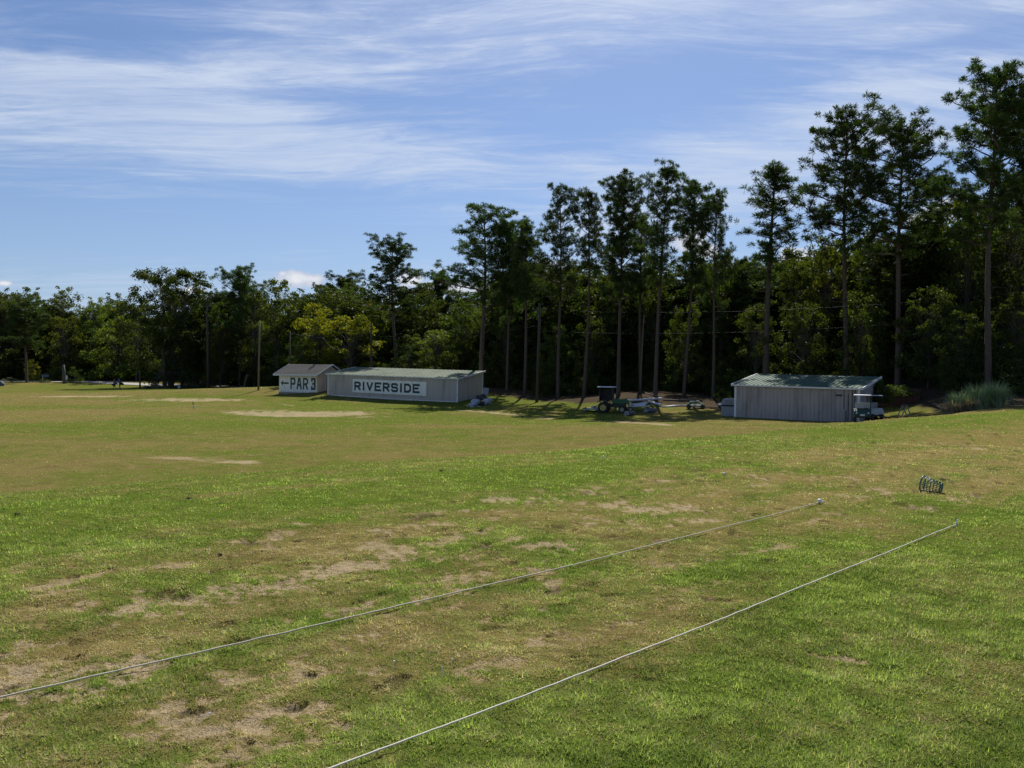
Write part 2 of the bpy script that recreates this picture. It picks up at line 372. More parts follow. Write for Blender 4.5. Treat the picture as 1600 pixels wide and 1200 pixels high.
def masks(x, y):
    """dry (straw tone), bare (sand), lush, dark hole, litter: all per point of the real ground"""
    u, v = uv(x, y)
    rr = np.hypot(x, y)
    n_a = fbm(x, y, .9, 4, 3); n_b = fbm(u * .55, v * 1.2, 1.6, 4, 47); n_c = fbm(x, y, 5.0, 4, 71, .6); n_d = fbm(u * .7, v * 1.3, 3.2, 3, 90)
    onT = 1 - sst(-v, 11.8, 13.0)
    worn = sst(-v, 2.7, 3.5) * (1 - sst(-v + (n_a - .5) * 3.0, 7.4, 9.0))
    far_t = 0                                     # the far right end of the tee: a flat olive
    band = sst(-v + (n_a - .5) * 1.0, 10.0, 10.35) * onT
    dryT = .27 + .30 * worn + .10 * band + .30 * sst(rr, 10, 20) * (1 - band) * sst(u, 10, 16) + (n_b - .5) * 1.7 * (.40 + .60 * worn) + (n_a - .5) * .7 + (n_c - .5) * .6
    dryT -= .34 * np.exp(-((v + 9.6 + .4 * np.sin(u * .5)) / 1.7) ** 2) * (1 - .8 * np.exp(-((v + 10.15) / .22) ** 2)) + .10 * sst(v, -3.2, -2.6)
    bareT = 0
    for (a, b, c, d, e, k) in PATCH_T: bareT = bareT + k * sand(x, y, a, b, c, d, e)
    n_e = fbm(x, y, 16.0, 3, 155, .6)
    bareT = np.minimum(bareT, 1.1)
    bareT = sst(bareT * .55 + (n_c - .5) * 1.25 + (n_d - .5) * .8 + (n_e - .5) * 1.6, .02, .86) * sst(bareT, .05, .4)
    spots = sst(n_d * .45 + n_c * .3 + n_e * .25 + .10 * (n_a - .5), .535, .66) * worn * (1 - sst(rr, 13, 20))
    bareT = np.clip(np.maximum(bareT * .95, .75 * spots), 0, 1) * onT
    dryT += .35 * sst(bareT, 0, .5) + (n_e - .5) * .5
    hole = sst(fbm(u * .8, v * 1.5, 4.5, 2, 133) * .6 + n_c * .4, .665, .72) * (.2 + .8 * worn) * onT * sst(-v, 1.5, 3)
    # field
    f1 = fbm(x, y, .035, 4, 201, .55); f2 = fbm(x * .5, y, .17, 4, 222); f3 = fbm(x, y, 1.1, 3, 240)
    toe = sst(-v, 14, 18) * (1 - sst(-v, 22, 30)) * (1 - sst(u, 30, 60))
    dryF = .34 + (f1 - .5) * 2.0 + (f2 - .5) * 1.6 + .55 * toe + .10 * sst(y, 60, 80) + (f3 - .5) * .9
    bareF = 0
    for (a, b, c, d, e, k) in PATCH: bareF = bareF + k * sand(x, y, a, b, c, d, e)
    bareF = bareF * (.45 + 1.1 * f3) * (.5 + f2)
    tr = np.full_like(x, 9.0)
    for p, q in zip(trail_pts[:-1], trail_pts[1:]):
        d = np.array((q.x - p.x, q.y - p.y)); L2 = d @ d
        t = np.clip(((x - p.x) * d[0] + (y - p.y) * d[1]) / L2, 0, 1)
        tr = np.minimum(tr, np.hypot(x - p.x - t * d[0], y - p.y - t * d[1]))
    bareF = np.clip(np.maximum(sst(bareF, .10, .95), (1 - sst(tr + (f3 - .5) * 1.2, .35, 1.2)) * sst(f2 + f3, .72, 1.05)), 0, 1)
    s = 1 - onT
    dry = np.clip(dryT * onT + dryF * s, 0, 1); bare = bareT * onT + bareF * s
    litter = sst(y - edge_of_wood(x, y) + (f3 - .5) * 2.5 + (f2 - .5) * 4, -.8, .8) * sst(y, 20, 40)
    return dry, bare, hole, litter, onT

ang = np.concatenate([np.linspace(-180, -40, 40)[:-1], np.linspace(-40, 40, 560), np.linspace(40, 180, 40)[1:-1]])
ir = np.arange(.42, .033, -.00125)
rad = np.concatenate([[.02, .6, 1.2, 1.8], 1 / ir, 30.3 * np.exp(np.arange(0, 1.95, .0155)), 210 * np.exp(np.linspace(.1, 3.1, 26))])
AA, RR = np.meshgrid(np.radians(ang), rad)
GX = (RR * np.sin(AA)).ravel(); GY = (RR * np.cos(AA)).ravel()
GZ = ground_z(GX, GY)
na, nr = len(ang), len(rad)
ii, jj = np.meshgrid(np.arange(nr - 1), np.arange(na), indexing='ij')
j2 = (jj + 1) % na
FQ = np.stack([ii * na + jj, ii * na + j2, (ii + 1) * na + j2, (ii + 1) * na + jj], -1).reshape(-1, 4)
mk = masks(GX, GY)
GZ = GZ - mk[2] * .02 * np.exp(-(GX ** 2 + GY ** 2) / 400) - mk[1] * .012 * mk[4] * np.exp(-(GX ** 2 + GY ** 2) / 400)
M_ground, t, b = base_mat('turf_ground')
oc = t.new('ShaderNodeTexCoord').outputs['Object']
dry = t.attr('dry').outputs['Fac']; bare = t.attr('bare').outputs['Fac']; hole = t.attr('hole').outputs['Fac']; lit = t.attr('litter').outputs['Fac']; ont = t.attr('tee').outputs['Fac']
nf = t.noise(oc, 55, 6, .7); nm = t.noise(oc, 9, 5, .6); nl = t.noise(oc, .9, 5, .62); nsp = t.noise(t.mapping(oc, (1, 1, 1)), 160, 3, .6); nmid = t.noise(oc, 3.0, 6, .68); nfar = t.noise(oc, .22, 6, .66); nf2 = t.noise(oc, 1.1, 5, .7)
offt = t.math('SUBTRACT', 1.0, ont)
dd = t.math('ADD', dry, t.math('MULTIPLY', t.math('SUBTRACT', nm, .5), .55))
dd = t.math('ADD', dd, t.math('MULTIPLY', t.math('MULTIPLY', t.math('SUBTRACT', nfar, .5), 2.2), offt))
dd = t.math('ADD', dd, t.math('MULTIPLY', t.math('MULTIPLY', t.math('SUBTRACT', nf2, .5), 2.1), offt))
dd = t.math('ADD', dd, t.math('MULTIPLY', t.math('SUBTRACT', nmid, .5), t.math('ADD', t.math('MULTIPLY', t.math('SUBTRACT', 1.0, ont), 1.2), .9)), clamp=True)
green = t.mix(nl, (.070, .118, .014), (.138, .190, .023))
straw = t.mix(nmid, (.15, .115, .036), (.31, .245, .088))
c = t.mix(dd, green, straw)
c = t.mix(t.math('MULTIPLY', offt, 1.0), c, t.mix(dd, t.mix(nl, (.084, .112, .018), (.140, .172, .028)), t.mix(nmid, (.140, .112, .036), (.245, .196, .072))))
c = t.mix(t.smooth(nf, .35, .75, 0, .38), c, (.06, .07, .02))
c = t.mix(t.math('MULTIPLY', t.smooth(t.noise(oc, .5, 5, .7), .50, .72), t.math('MULTIPLY', offt, .55)), c, (.115, .08, .035))
bb = t.math('ADD', bare, t.math('MULTIPLY', t.math('SUBTRACT', nf, .5), 1.5))
bb = t.math('ADD', bb, t.math('MULTIPLY', t.math('SUBTRACT', t.noise(oc, 22, 4, .7), .5), 1.3))
bb = t.math('ADD', bb, t.math('MULTIPLY', t.math('MULTIPLY', t.math('SUBTRACT', nf2, .5), 2.6), offt))
bb = t.smooth(t.math('SUBTRACT', bb, t.math('MULTIPLY', offt, .12)), .22, .98)
sandc = t.mix(nf, (.24, .18, .10), (.52, .41, .27))
c = t.mix(t.math('MULTIPLY', bb, t.math('SUBTRACT', .9, t.math('MULTIPLY', offt, .08))), c, sandc)
c = t.mix(t.math('MULTIPLY', hole, .6), c, (.045, .035, .02))
litc = t.mix(nmid, (.030, .024, .016), (.115, .088, .058))
c = t.mix(lit, c, litc)
t.l.new(c, b.inputs['Base Color'])
b.inputs['Roughness'].default_value = .95; b.inputs['Specular IOR Level'].default_value = .0
bp = t.new('ShaderNodeBump'); bp.inputs['Strength'].default_value = .8; bp.inputs['Distance'].default_value = .03
t.l.new(t.math('ADD', nf, t.math('MULTIPLY', nm, 2.0)), bp.inputs['Height'])
bp2 = t.new('ShaderNodeBump'); bp2.inputs['Strength'].default_value = .7; bp2.inputs['Distance'].default_value = .12
t.l.new(nmid, bp2.inputs['Height']); t.l.new(bp.outputs[0], bp2.inputs['Normal'])
t.l.new(bp2.outputs[0], b.inputs['Normal'])
gr = link('ground', mesh_np('ground', np.c_[GX, GY, GZ], FQ[:, ::-1], {'dry': mk[0], 'bare': mk[1], 'hole': mk[2], 'litter': mk[3], 'tee': mk[4]}, True), M_ground)
tag(gr, kind='structure')

# ------------------------------------------------------------------ grass blades on the near turf (nobody could count them)
def grass_blades():
    rg = np.random.RandomState(5)
    parts = []
    def batch(n, r0, r1, p, hscale, wscale, far=False):
        a = np.radians(rg.uniform(-52, 52, n) if not far else rg.uniform(-40, 40, n))
        q = rg.uniform(0, 1, n)
        e = 2 - p                                              # density falls off as r**-p
        r = (r0 ** e + q * (r1 ** e - r0 ** e)) ** (1 / e)
        x = r * np.sin(a); y = r * np.cos(a)
        dr, ba, ho, li, on = masks(x, y)
        keep = (rg.uniform(0, 1, n) > ba * (.66 if not far else .97)) & ((rg.uniform(0, 1, n) < on + .02) | (far & (li < .4))) & (rg.uniform(0, 1, n) > ho * .5)
        x, y, r, dr, ba, ho = (k[keep] for k in (x, y, r, dr, ba, ho))
        n = len(x)
        z = ground_z(x, y) - ho * .02 - ba * .012 - .002
        clump = vnoise(x * 14, y * 14, 400) * .6 + vnoise(x * 5, y * 5, 401) * .4
        u, v = uv(x, y)
        short = 1 - .45 * dr
        h = (.010 + .020 * clump ** 1.5 * 1.5) * short * rg.uniform(.6, 1.5, n) * hscale * (1 + .25 * sst(v, -3.2, -2.6))
        flat = rg.uniform(0, 1, n) < .30 + .45 * dr
        yaw = rg.uniform(0, 2 * np.pi, n); lean = np.where(flat, rg.uniform(1.0, 1.45, n), rg.uniform(.2, 1.1, n))
        h = np.where(flat, h * 1.5, h)
        dx = np.cos(yaw); dy = np.sin(yaw)
        wd = rg.uniform(.0016, .0034, n) * wscale * (.6 + r / 9)
        tipx = dx * np.sin(lean) * h; tipy = dy * np.sin(lean) * h; tipz = np.cos(lean) * h + .003
        V0 = np.c_[x - dy * wd, y + dx * wd, z]; V1 = np.c_[x + dy * wd, y - dx * wd, z]
        V2 = np.c_[x + tipx, y + tipy, z + tipz]
        tone = np.clip(dr + rg.normal(0, .30, n) + np.where(flat, .12, -.08), 0, 1)
        tuft = vnoise(x * 2.6, y * 2.6, 410) * .5 + vnoise(x * 7.5, y * 7.5, 411) * .5
        bri = np.clip((.44 if not far else .36) + (clump - .5) * .6 + (tuft - .5) * 1.0 + rg.normal(0, .22, n), 0, 1)
        parts.append((np.stack([V0, V1, V2], 1).reshape(-1, 3), tone, bri))
    batch(600000, 2.2, 9.0, 1.0, 1.0, 1.0)
    batch(400000, 9.0, 24.0, 1.0, 1.05, 1.15)
    batch(170000, 17.0, 130.0, .9, 1.9, 1.35, True)
    V = np.concatenate([p[0] for p in parts]); n = len(V) // 3
    me = mesh_np('grass', V, np.arange(3 * n).reshape(-1, 3), {'tone': np.repeat(np.concatenate([p[1] for p in parts]), 3), 'bri': np.repeat(np.concatenate([p[2] for p in parts]), 3)})
    m_ = bpy.data.materials.new('grass_blade'); m_.use_nodes = True
    t = NT(m_.node_tree); t.n.clear()
    tone = t.attr('tone').outputs['Fac']; bri = t.attr('bri').outputs['Fac']
    g = t.mix(bri, (.105, .155, .038), (.44, .54, .145))
    s = t.mix(bri, (.23, .17, .085), (.76, .62, .37))
    c = t.mix(t.smooth(tone, .30, .85), g, s)
    d = t.new('ShaderNodeBsdfDiffuse'); t.l.new(c, d.inputs[0])
    tr = t.new('ShaderNodeBsdfTranslucent'); t.l.new(t.mix(1, c, (1.15, 1.2, .7), 'MULTIPLY'), tr.inputs[0])
    a = t.new('ShaderNodeMixShader'); a.inputs[0].default_value = .45
    t.l.new(d.outputs[0], a.inputs[1]); t.l.new(tr.outputs[0], a.inputs[2])
    t.l.new(a.outputs[0], t.new('ShaderNodeOutputMaterial').inputs[0])
    tag(link('grass', me, m_), 'short worn grass growing all over the near tee', 'grass', kind='stuff')
grass_blades()

# ------------------------------------------------------------------ road beyond the left field
def strip(name, pts, width, mat, lift):
    V = []; n = len(pts)
    for i, p in enumerate(pts):
        d = (pts[min(i + 1, n - 1)] - pts[max(i - 1, 0)]); d.z = 0; d.normalize(); s_ = Vector((-d.y, d.x, 0))
        for k in (-.5, -.17, .17, .5):
            q = p + s_ * width * k; V.append((q.x, q.y, gz(q.x, q.y) + lift))
    Fs = [(i * 4 + k, i * 4 + k + 1, i * 4 + 5 + k, i * 4 + 4 + k) for i in range(n - 1) for k in range(3)]
    return link(name, mesh_np(name, V, Fs), mat)
rp = []
way = [(-220, 182), (-60, 177), (60, 173), (130, 170), (190, 165), (240, 160.5), (290, 157.5), (330, 155.5), (375, 153), (430, 152), (520, 158)]
for (a, b_), (c_, d_) in zip(way[:-1], way[1:]):
    for k in range(8): q = k / 8; rp.append(G(a + (c_ - a) * q, b_ + (d_ - b_) * q))
tag(strip('road', rp, 5.0, paint('road', (.33, .31, .28), .9, dirt=.3, scale=.5), .08), kind='structure')
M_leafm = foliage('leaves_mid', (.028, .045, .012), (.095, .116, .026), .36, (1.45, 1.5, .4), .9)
# ------------------------------------------------------------------ trees
def leaf_quads(C, size, rg, droop=0.0, aspect=.55, up=0.0):
    """one small leaf-shaped quad (diamond) per centre"""
    n = len(C)
    d = rg.normal(0, 1, (n, 3)); d[:, 2] = d[:, 2] * .6 - droop + up; d /= np.linalg.norm(d, axis=1)[:, None]
    e = np.cross(d, rg.normal(0, 1, (n, 3))); e /= np.linalg.norm(e, axis=1)[:, None]
    s = (size * rg.uniform(.65, 1.35, n))[:, None]
    return np.stack([C - d * s * .5, C + e * s * aspect * .5, C + d * s * .5, C - e * s * aspect * .5], 1).reshape(-1, 3)
def qfaces(n): return np.arange(4 * n).reshape(-1, 4)
def limb(p0, p1, sag, rg, n=5):
    pts = []
    for i in range(n + 1):
        f = i / n; p = p0 * (1 - f) + p1 * f
        p = p + Vector((rg.normal(0, .05), rg.normal(0, .05), math.sin(f * math.pi) * sag)) * (p1 - p0).length * (1 if 0 < i < n else 0)
        pts.append(p)
    return pts
def make_pine(seed, H=24, clear=.52, spread=3.4, dens=1.0, side=None, needle=50, stubs=6, top=1.0, crad=.55):
    """tall pine: bare trunk, irregular crown of puffs of needles at the limb ends. Returns trunk mesh, crown mesh."""
    rg = np.random.RandomState(seed)
    T = MB(); ph = rg.uniform(0, 6.28, 2); lean = rg.normal(0, .006, 2)
    def axis(h): return Vector((lean[0] * h + .16 * math.sin(h * .23 + ph[0]), lean[1] * h + .10 * math.sin(h * .19 + ph[1]), h))
    hs = np.linspace(-.6, H * .985, 18)
    r0 = .0105 * H
    T.path([axis(h) for h in hs], [r0 * (1.25 if h < .3 else 1) * (1 - .88 * max(h, 0) / H) + .02 for h in hs], 9)
    C = []; CR = []
    nl = int(44 * dens)
    limbs = []
    for k in range(nl):
        f = (k + rg.uniform(0, 1)) / nl
        h = H * (clear + (1 - clear) * f ** .9)
        prof = (math.sin(math.pi * min(1, (f * .80 + .20))) ** .75) * (1.0 if f < .72 else 1.0)
        L = spread * (.30 + .70 * prof) * rg.uniform(.35, 1.15)
        if f > .85: L *= .85 * top
        a = k * 2.4 + rg.uniform(-.6, .6)
        limbs.append((h, L, a, rg.uniform(.15, .75) + f * .5))
    if side:
        for (fh, L, a) in side: limbs.append((H * fh, L, a, .35))
    for h, L, a, rise in limbs:
        p0 = axis(h); dirv = Vector((math.cos(a), math.sin(a), 0))
        p1 = p0 + dirv * L + Vector((0, 0, L * rise))
        pts = limb(p0, p1, -.06, rg)
        r = .035 + .014 * L
        T.path(pts, [r * (1 - .75 * i / 5) for i in range(6)], 5, caps=False)
        nt = max(4, int(L * 4.4 * (.8 + .2 * dens)))
        for j in range(nt):
            g = rg.uniform(.32, 1.0) if L > 1.4 else rg.uniform(.1, 1)
            q = p0.lerp(p1, g); tw = Vector((rg.normal(0, 1), rg.normal(0, 1), rg.uniform(-.5, .95)))
            tw = tw.normalized() * rg.uniform(.3, 1.25) * min(1, .4 + L * .28)
            c = q + tw
            T.path([q, c], [.022, .01], 3, caps=False)
            C.append(c); CR.append(rg.uniform(.7, 1.15) * crad)
        C.append(p1); CR.append(rg.uniform(.8, 1.2) * crad)
    tp = axis(H)
    for j in range(5): C.append(tp + Vector((rg.normal(0, .3), rg.normal(0, .3), -.2 - j * .35))); CR.append(crad * .85)
    for j in range(stubs):                                            # dead limb stubs under the crown
        h = H * rg.uniform(clear * .55, clear); a = rg.uniform(0, 6.28); L = rg.uniform(.5, 1.8)
        p0 = axis(h); T.path(limb(p0, p0 + Vector((math.cos(a) * L, math.sin(a) * L, rg.uniform(-.2, .3) * L)), -.03, rg, 3), [.03, .025, .018, .008], 4, caps=False)
    C = np.array([tuple(c) for c in C]); CR = np.array(CR); n = len(C)
    K = int(needle * 1.25)
    d = rg.normal(0, 1, (n, K, 3)); d[:, :, 2] = d[:, :, 2] * .75 + .45; d /= np.linalg.norm(d, axis=2)[:, :, None]
    rr = CR[:, None, None]
    st = C[:, None, :] + d * rr * rg.uniform(.05, .55, (n, K, 1)); ln = rr * rg.uniform(.35, .58, (n, K, 1))
    e = np.cross(d, rg.normal(0, 1, (n, K, 3))); e /= np.linalg.norm(e, axis=2)[:, :, None]
    wd = .020 + .016 * rg.uniform(0, 1, (n, K, 1))
    V = np.stack([st - e * wd, st + e * wd, st + d * ln + e * wd * .4, st + d * ln - e * wd * .4], 2).reshape(-1, 3)
    tint = np.repeat(np.clip(rg.uniform(0, 1, (n, 1)) * .55 + rg.uniform(0, 1, (n, K)) * .45, 0, 1).ravel(), 4)
    cr = mesh_np('pine_crown', V, qfaces(n * K), {'tint': tint})
    tm = bpy.data.meshes.new('pine_trunk'); tm.from_pydata(T.v, [], T.f); tm.polygons.foreach_set('use_smooth', [True] * len(tm.polygons))
    return tm, cr, H
def make_broad(seed, H=14, Wd=9, low=.16, nb=34, leaves=330, size=.30, shape=1.0, trunks=1, blob=1.02, droop=.2):
    rg = np.random.RandomState(seed)
    T = MB(); Cn = []; Br = []
    for k in range(nb):
        f = rg.uniform(0, 1) ** .85
        z = H * (low + (1 - low) * f)
        prof = math.sqrt(max(0, 1 - abs((f - .42) / (.62 if f > .42 else .60)) ** 2.2)) ** shape
        a = rg.uniform(0, 6.28) + k * 2.4; r_ = Wd / 2 * prof * math.sqrt(rg.uniform(.12, 1)) * rg.uniform(.8, 1.12)
        Cn.append(Vector((math.cos(a) * r_, math.sin(a) * r_, z - blob * .6))); Br.append(rg.uniform(.65, 1.25) * blob * (1 - .35 * f))
    for s_ in range(trunks):
        o = Vector((rg.normal(0, .5), rg.normal(0, .5), 0)) if trunks > 1 else Vector((0, 0, 0))
        pts = [o + Vector((0, 0, -.5)), o + Vector((0, 0, 0))] + [o * (1 + f) + Vector((rg.normal(0, .15), rg.normal(0, .15), H * f)) for f in (.2, .4, .6, .8)]
        T.path(pts, [.016 * H, .0145 * H, .011 * H, .008 * H, .005 * H, .002 * H], 8)
    for c in Cn:
        h0 = max(H * .12, c.z * .55); p0 = Vector((0, 0, h0))
        T.path(limb(p0, c, .05, rg, 4), [.05, .04, .03, .02, .012], 4, caps=False)
    P_ = []; tn = []
    for c, br in zip(Cn, Br):
        m_ = int(leaves * br * br / (blob * blob))
        d = rg.normal(0, 1, (m_, 3)); d /= np.linalg.norm(d, axis=1)[:, None]
        rr = br * (rg.uniform(.15, 1.1, m_) ** .6) * (1 + .55 * (vnoise(d[:, 0] * 2.2 + 9 + c.x, d[:, 1] * 2.2 + d[:, 2] * 1.7 + 9, seed) - .5) * 2)
        q = d * rr[:, None] * np.array([1.12, 1.12, .8]) + np.array(tuple(c))
        P_.append(q); tn.append(np.clip(rg.uniform(0, 1) * .5 + rg.uniform(0, 1, m_) * .5, 0, 1))
    C = np.concatenate(P_); n = len(C)
    V = leaf_quads(C, size, rg, droop, .6)
    cr = mesh_np('tree_crown', V, qfaces(n), {'tint': np.repeat(np.concatenate(tn), 4)})
    tm = bpy.data.meshes.new('tree_trunk'); tm.from_pydata(T.v, [], T.f); tm.polygons.foreach_set('use_smooth', [True] * len(tm.polygons))
    return tm, cr, H
PINE = {
    'tall': make_pine(11, 24, .50, 3.6, 1.0, needle=60, side=[(.60, 4.6, 3.3)]),
    'open': make_pine(12, 24, .45, 3.9, .75, needle=48, side=[(.52, 5.0, 3.0), (.64, 3.6, .3)]),
    'full': make_pine(13, 24, .42, 4.0, 1.25, needle=70),
    'slim': make_pine(14, 24, .50, 2.4, .9, needle=50),
    'big': make_pine(15, 28, .46, 4.6, 1.25, needle=64, side=[(.66, 5.6, 3.0), (.58, 5.2, .2)]),
    'wide': make_pine(16, 26, .50, 4.6, 1.0, needle=56, side=[(.70, 5.6, 3.2), (.62, 5.4, .1), (.56, 4.6, 2.9)]),
    'dense': make_pine(17, 18, .40, 3.6, 1.1, needle=60),
    'tallb': make_pine(31, 24, .46, 3.3, 1.05, needle=54, side=[(.55, 4.0, .6)]),
    'slimb': make_pine(32, 24, .58, 2.9, .8, needle=52),
    'fullb': make_pine(33, 24, .50, 3.4, 1.1, needle=58, side=[(.44, 3.0, 4.1)]),
    'side': make_pine(18, 24, .44, 3.7, .85, needle=56, side=[(.56, 5.8, 3.14), (.62, 4.8, 3.3), (.50, 3.5, 2.9)]),
}
BROAD = {
    'oak': make_broad(21, 14, 10, .14, 80, 175, .34),
    'round': make_broad(22, 13, 9, .18, 70, 180, .34),
    'high': make_broad(23, 18, 9, .12, 92, 175, .34, .8),
    'column': make_broad(24, 18, 7.5, .10, 84, 180, .34, .7),
    'loose': make_broad(25, 16, 9, .25, 78, 130, .32, blob=.9),
    'broad': make_broad(26, 12, 11, .10, 80, 180, .34),
    'giant': make_broad(27, 22, 14, .07, 130, 400, .33, .35, trunks=4, blob=1.4),
    'bush': make_broad(28, 3.2, 4.0, .02, 20, 170, .17, blob=.62),
}
def crown_width(me):
    c = np.empty(len(me.vertices) * 3, np.float32); me.vertices.foreach_get('co', c); c = c.reshape(-1, 3)
    return 2 * float(np.percentile(np.hypot(c[:, 0] - np.median(c[:, 0]), c[:, 1] - np.median(c[:, 1])), 94))
WIDTH = {k: crown_width(v[1]) for k, v in list(PINE.items()) + list(BROAD.items())}
def tree(kind, px, top, D, wpx=None, label='', cat='tree', group=None, rz=None, mat=None, name=None, trunk_mat=None, lean=None, seed=0, base=None, name_kind=None):
    """a tree whose foot stands D metres ahead at photo column px, with its top as high as row top"""
    lib = PINE if kind in PINE else BROAD
    tm, cm, H = lib[kind]
    g = G(px, D) if base is None else base
    tp = P(px if lean is None else lean, top, D)
    h = max(1.0, tp.z - g.z); k = h / (H + (1.0 if kind in PINE else .2))
    xs = [v for v in (wpx,) if v]
    if wpx:
        w0 = WIDTH[kind]
        kx = wpx * D / F / w0
    elif 0:
        w0 = {'tall': 9.0, 'open': 9.5, 'full': 8.6, 'slim': 5.8, 'big': 11.5, 'wide': 11.8, 'dense': 8, 'side': 10}.get(kind)
        if w0 is None: w0 = {'oak': 12, 'round': 11, 'high': 10.8, 'column': 9.6, 'loose': 10.6, 'broad': 13, 'giant': 15, 'bush': 4.8}[kind]
        kx = wpx * D / F / w0
    else: kx = k
    rr = random.Random(int(px * 131 + top * 17) & 0xffff)
    r = rr.uniform(0, 6.28) if rz is None else rz
    e = thing(name or ('pine_tree' if kind in PINE else ('shrub' if kind == 'bush' else 'broadleaf_tree')), label, cat, g, 0, group)
    e.matrix_world = Matrix.Translation(g)
    e.location = g; e.rotation_euler = (0, 0, r); e.scale = (kx, kx, k)
    if lean is not None:
        q = Vector((0, 0, 1)).rotation_difference((tp - g).normalized())
        e.rotation_euler = (q @ Euler((0, 0, r)).to_quaternion()).to_euler()
    tmm, cmm = tm, cm
    to = bpy.data.objects.new('trunk', tmm); COL.objects.link(to); to.parent = e
    co = bpy.data.objects.new('crown', cmm); COL.objects.link(co); co.parent = e
    if not tmm.materials: tmm.materials.append(M_bark)
    if not cmm.materials: cmm.materials.append(M_needle if kind in PINE else M_leaf)
    m2 = mat or (M_needle if kind in PINE else M_leaf)
    co.material_slots[0].link = 'OBJECT'; co.material_slots[0].material = m2
    to.material_slots[0].link = 'OBJECT'; to.material_slots[0].material = trunk_mat or (M_bark if kind in PINE else M_barkd)
    return e
W1 = 'tall pines along the front of the wood'
TL = [ # kind, px, top, D, width px, lean top px, rz, label
    ('big', 1541, 103, 63, 150, 1556, 3.0, 'tallest pine of all, its long bare trunk rising behind the ornamental grass'),
    ('big', 1612, 128, 66, 120, 1612, 1.0, 'tall pine cut off by the right edge of the view, beside the largest pine'),
    ('wide', 1399, 183, 72, 150, 1414, .1, 'wide topped pine with a long bare trunk just right of the right grey shed'),
    ('tall', 1320, 167, 76, 120, 1318, .2, 'tall straight pine with ragged crown rising behind the roof of the right grey shed'),
    ('slim', 1194, 250, 80, 92, 1211, .9, 'slim cone shaped pine alone in the sky gap'),
    ('open', 1112, 293, 82, 82, 1120, .3, 'thin crowned pine left of the sky gap above the right shed'),
    ('fullb', 1070, 278, 84, 66, 1085, 2.2, 'slim pine close to the right of the leaning pine, above the white pipes'),
    ('tallb', 1023, 247, 83, 84, 1043, 1.2, 'tall leaning pine behind the roller mower units'),
    ('full', 966, 275, 86, 88, 975, 2.0, 'dense dark topped pine standing behind the green tractor'),
    ('slimb', 914, 292, 90, 62, 922, .5, 'dark slender pine between the dense dark pine and the pine with a sparse crown'),
    ('side', 873, 287, 92, 80, 876, .2, 'sparse pine with one limb reaching left high up, right of the utility pole'),
    ('fullb', 820, 341, 98, 66, 822, 1.4, 'medium pine just left of the tall wooden utility pole'),
    ('dense', 793, 346, 102, 70, 796, 2.4, 'medium dark pine close beside the pine with the long lower left limb'),
    ('side', 754, 318, 102, 120, 757, .1, 'pine with a long lower limb reaching left, behind the right end of the Riverside shed'),
    ('wide', 619, 371, 122, 92, 612, .15, 'lone tall pine above the middle of the long Riverside shed'),
    ('dense', 374, 418, 150, 66, 376, 2.0, 'dark round headed pine right of the huge dark tree on the left field'),
    ('dense', 40, 467, 167, 66, 40, 1.1, 'dark pine with a bare lower trunk at the far left of the field'),
    ('slim', 1000, 330, 92, 50, 1002, 1.0, 'thin pine stem crowded behind the leaning pine and the dense dark pine'),
    ('slimb', 1165, 400, 92, 46, 1160, 2.6, 'small pine showing in the low gap left of the slim cone shaped pine'),
    ('tallb', 1470, 262, 80, 90, 1470, 1.1, 'pine half hidden between the two biggest pines at the right'),
]
for kind, px, top, D, wp, ln, rz, lb in TL:
    tree(kind, px, top, D, wp, lb, 'pine', W1, rz, M_needle, lean=ln)
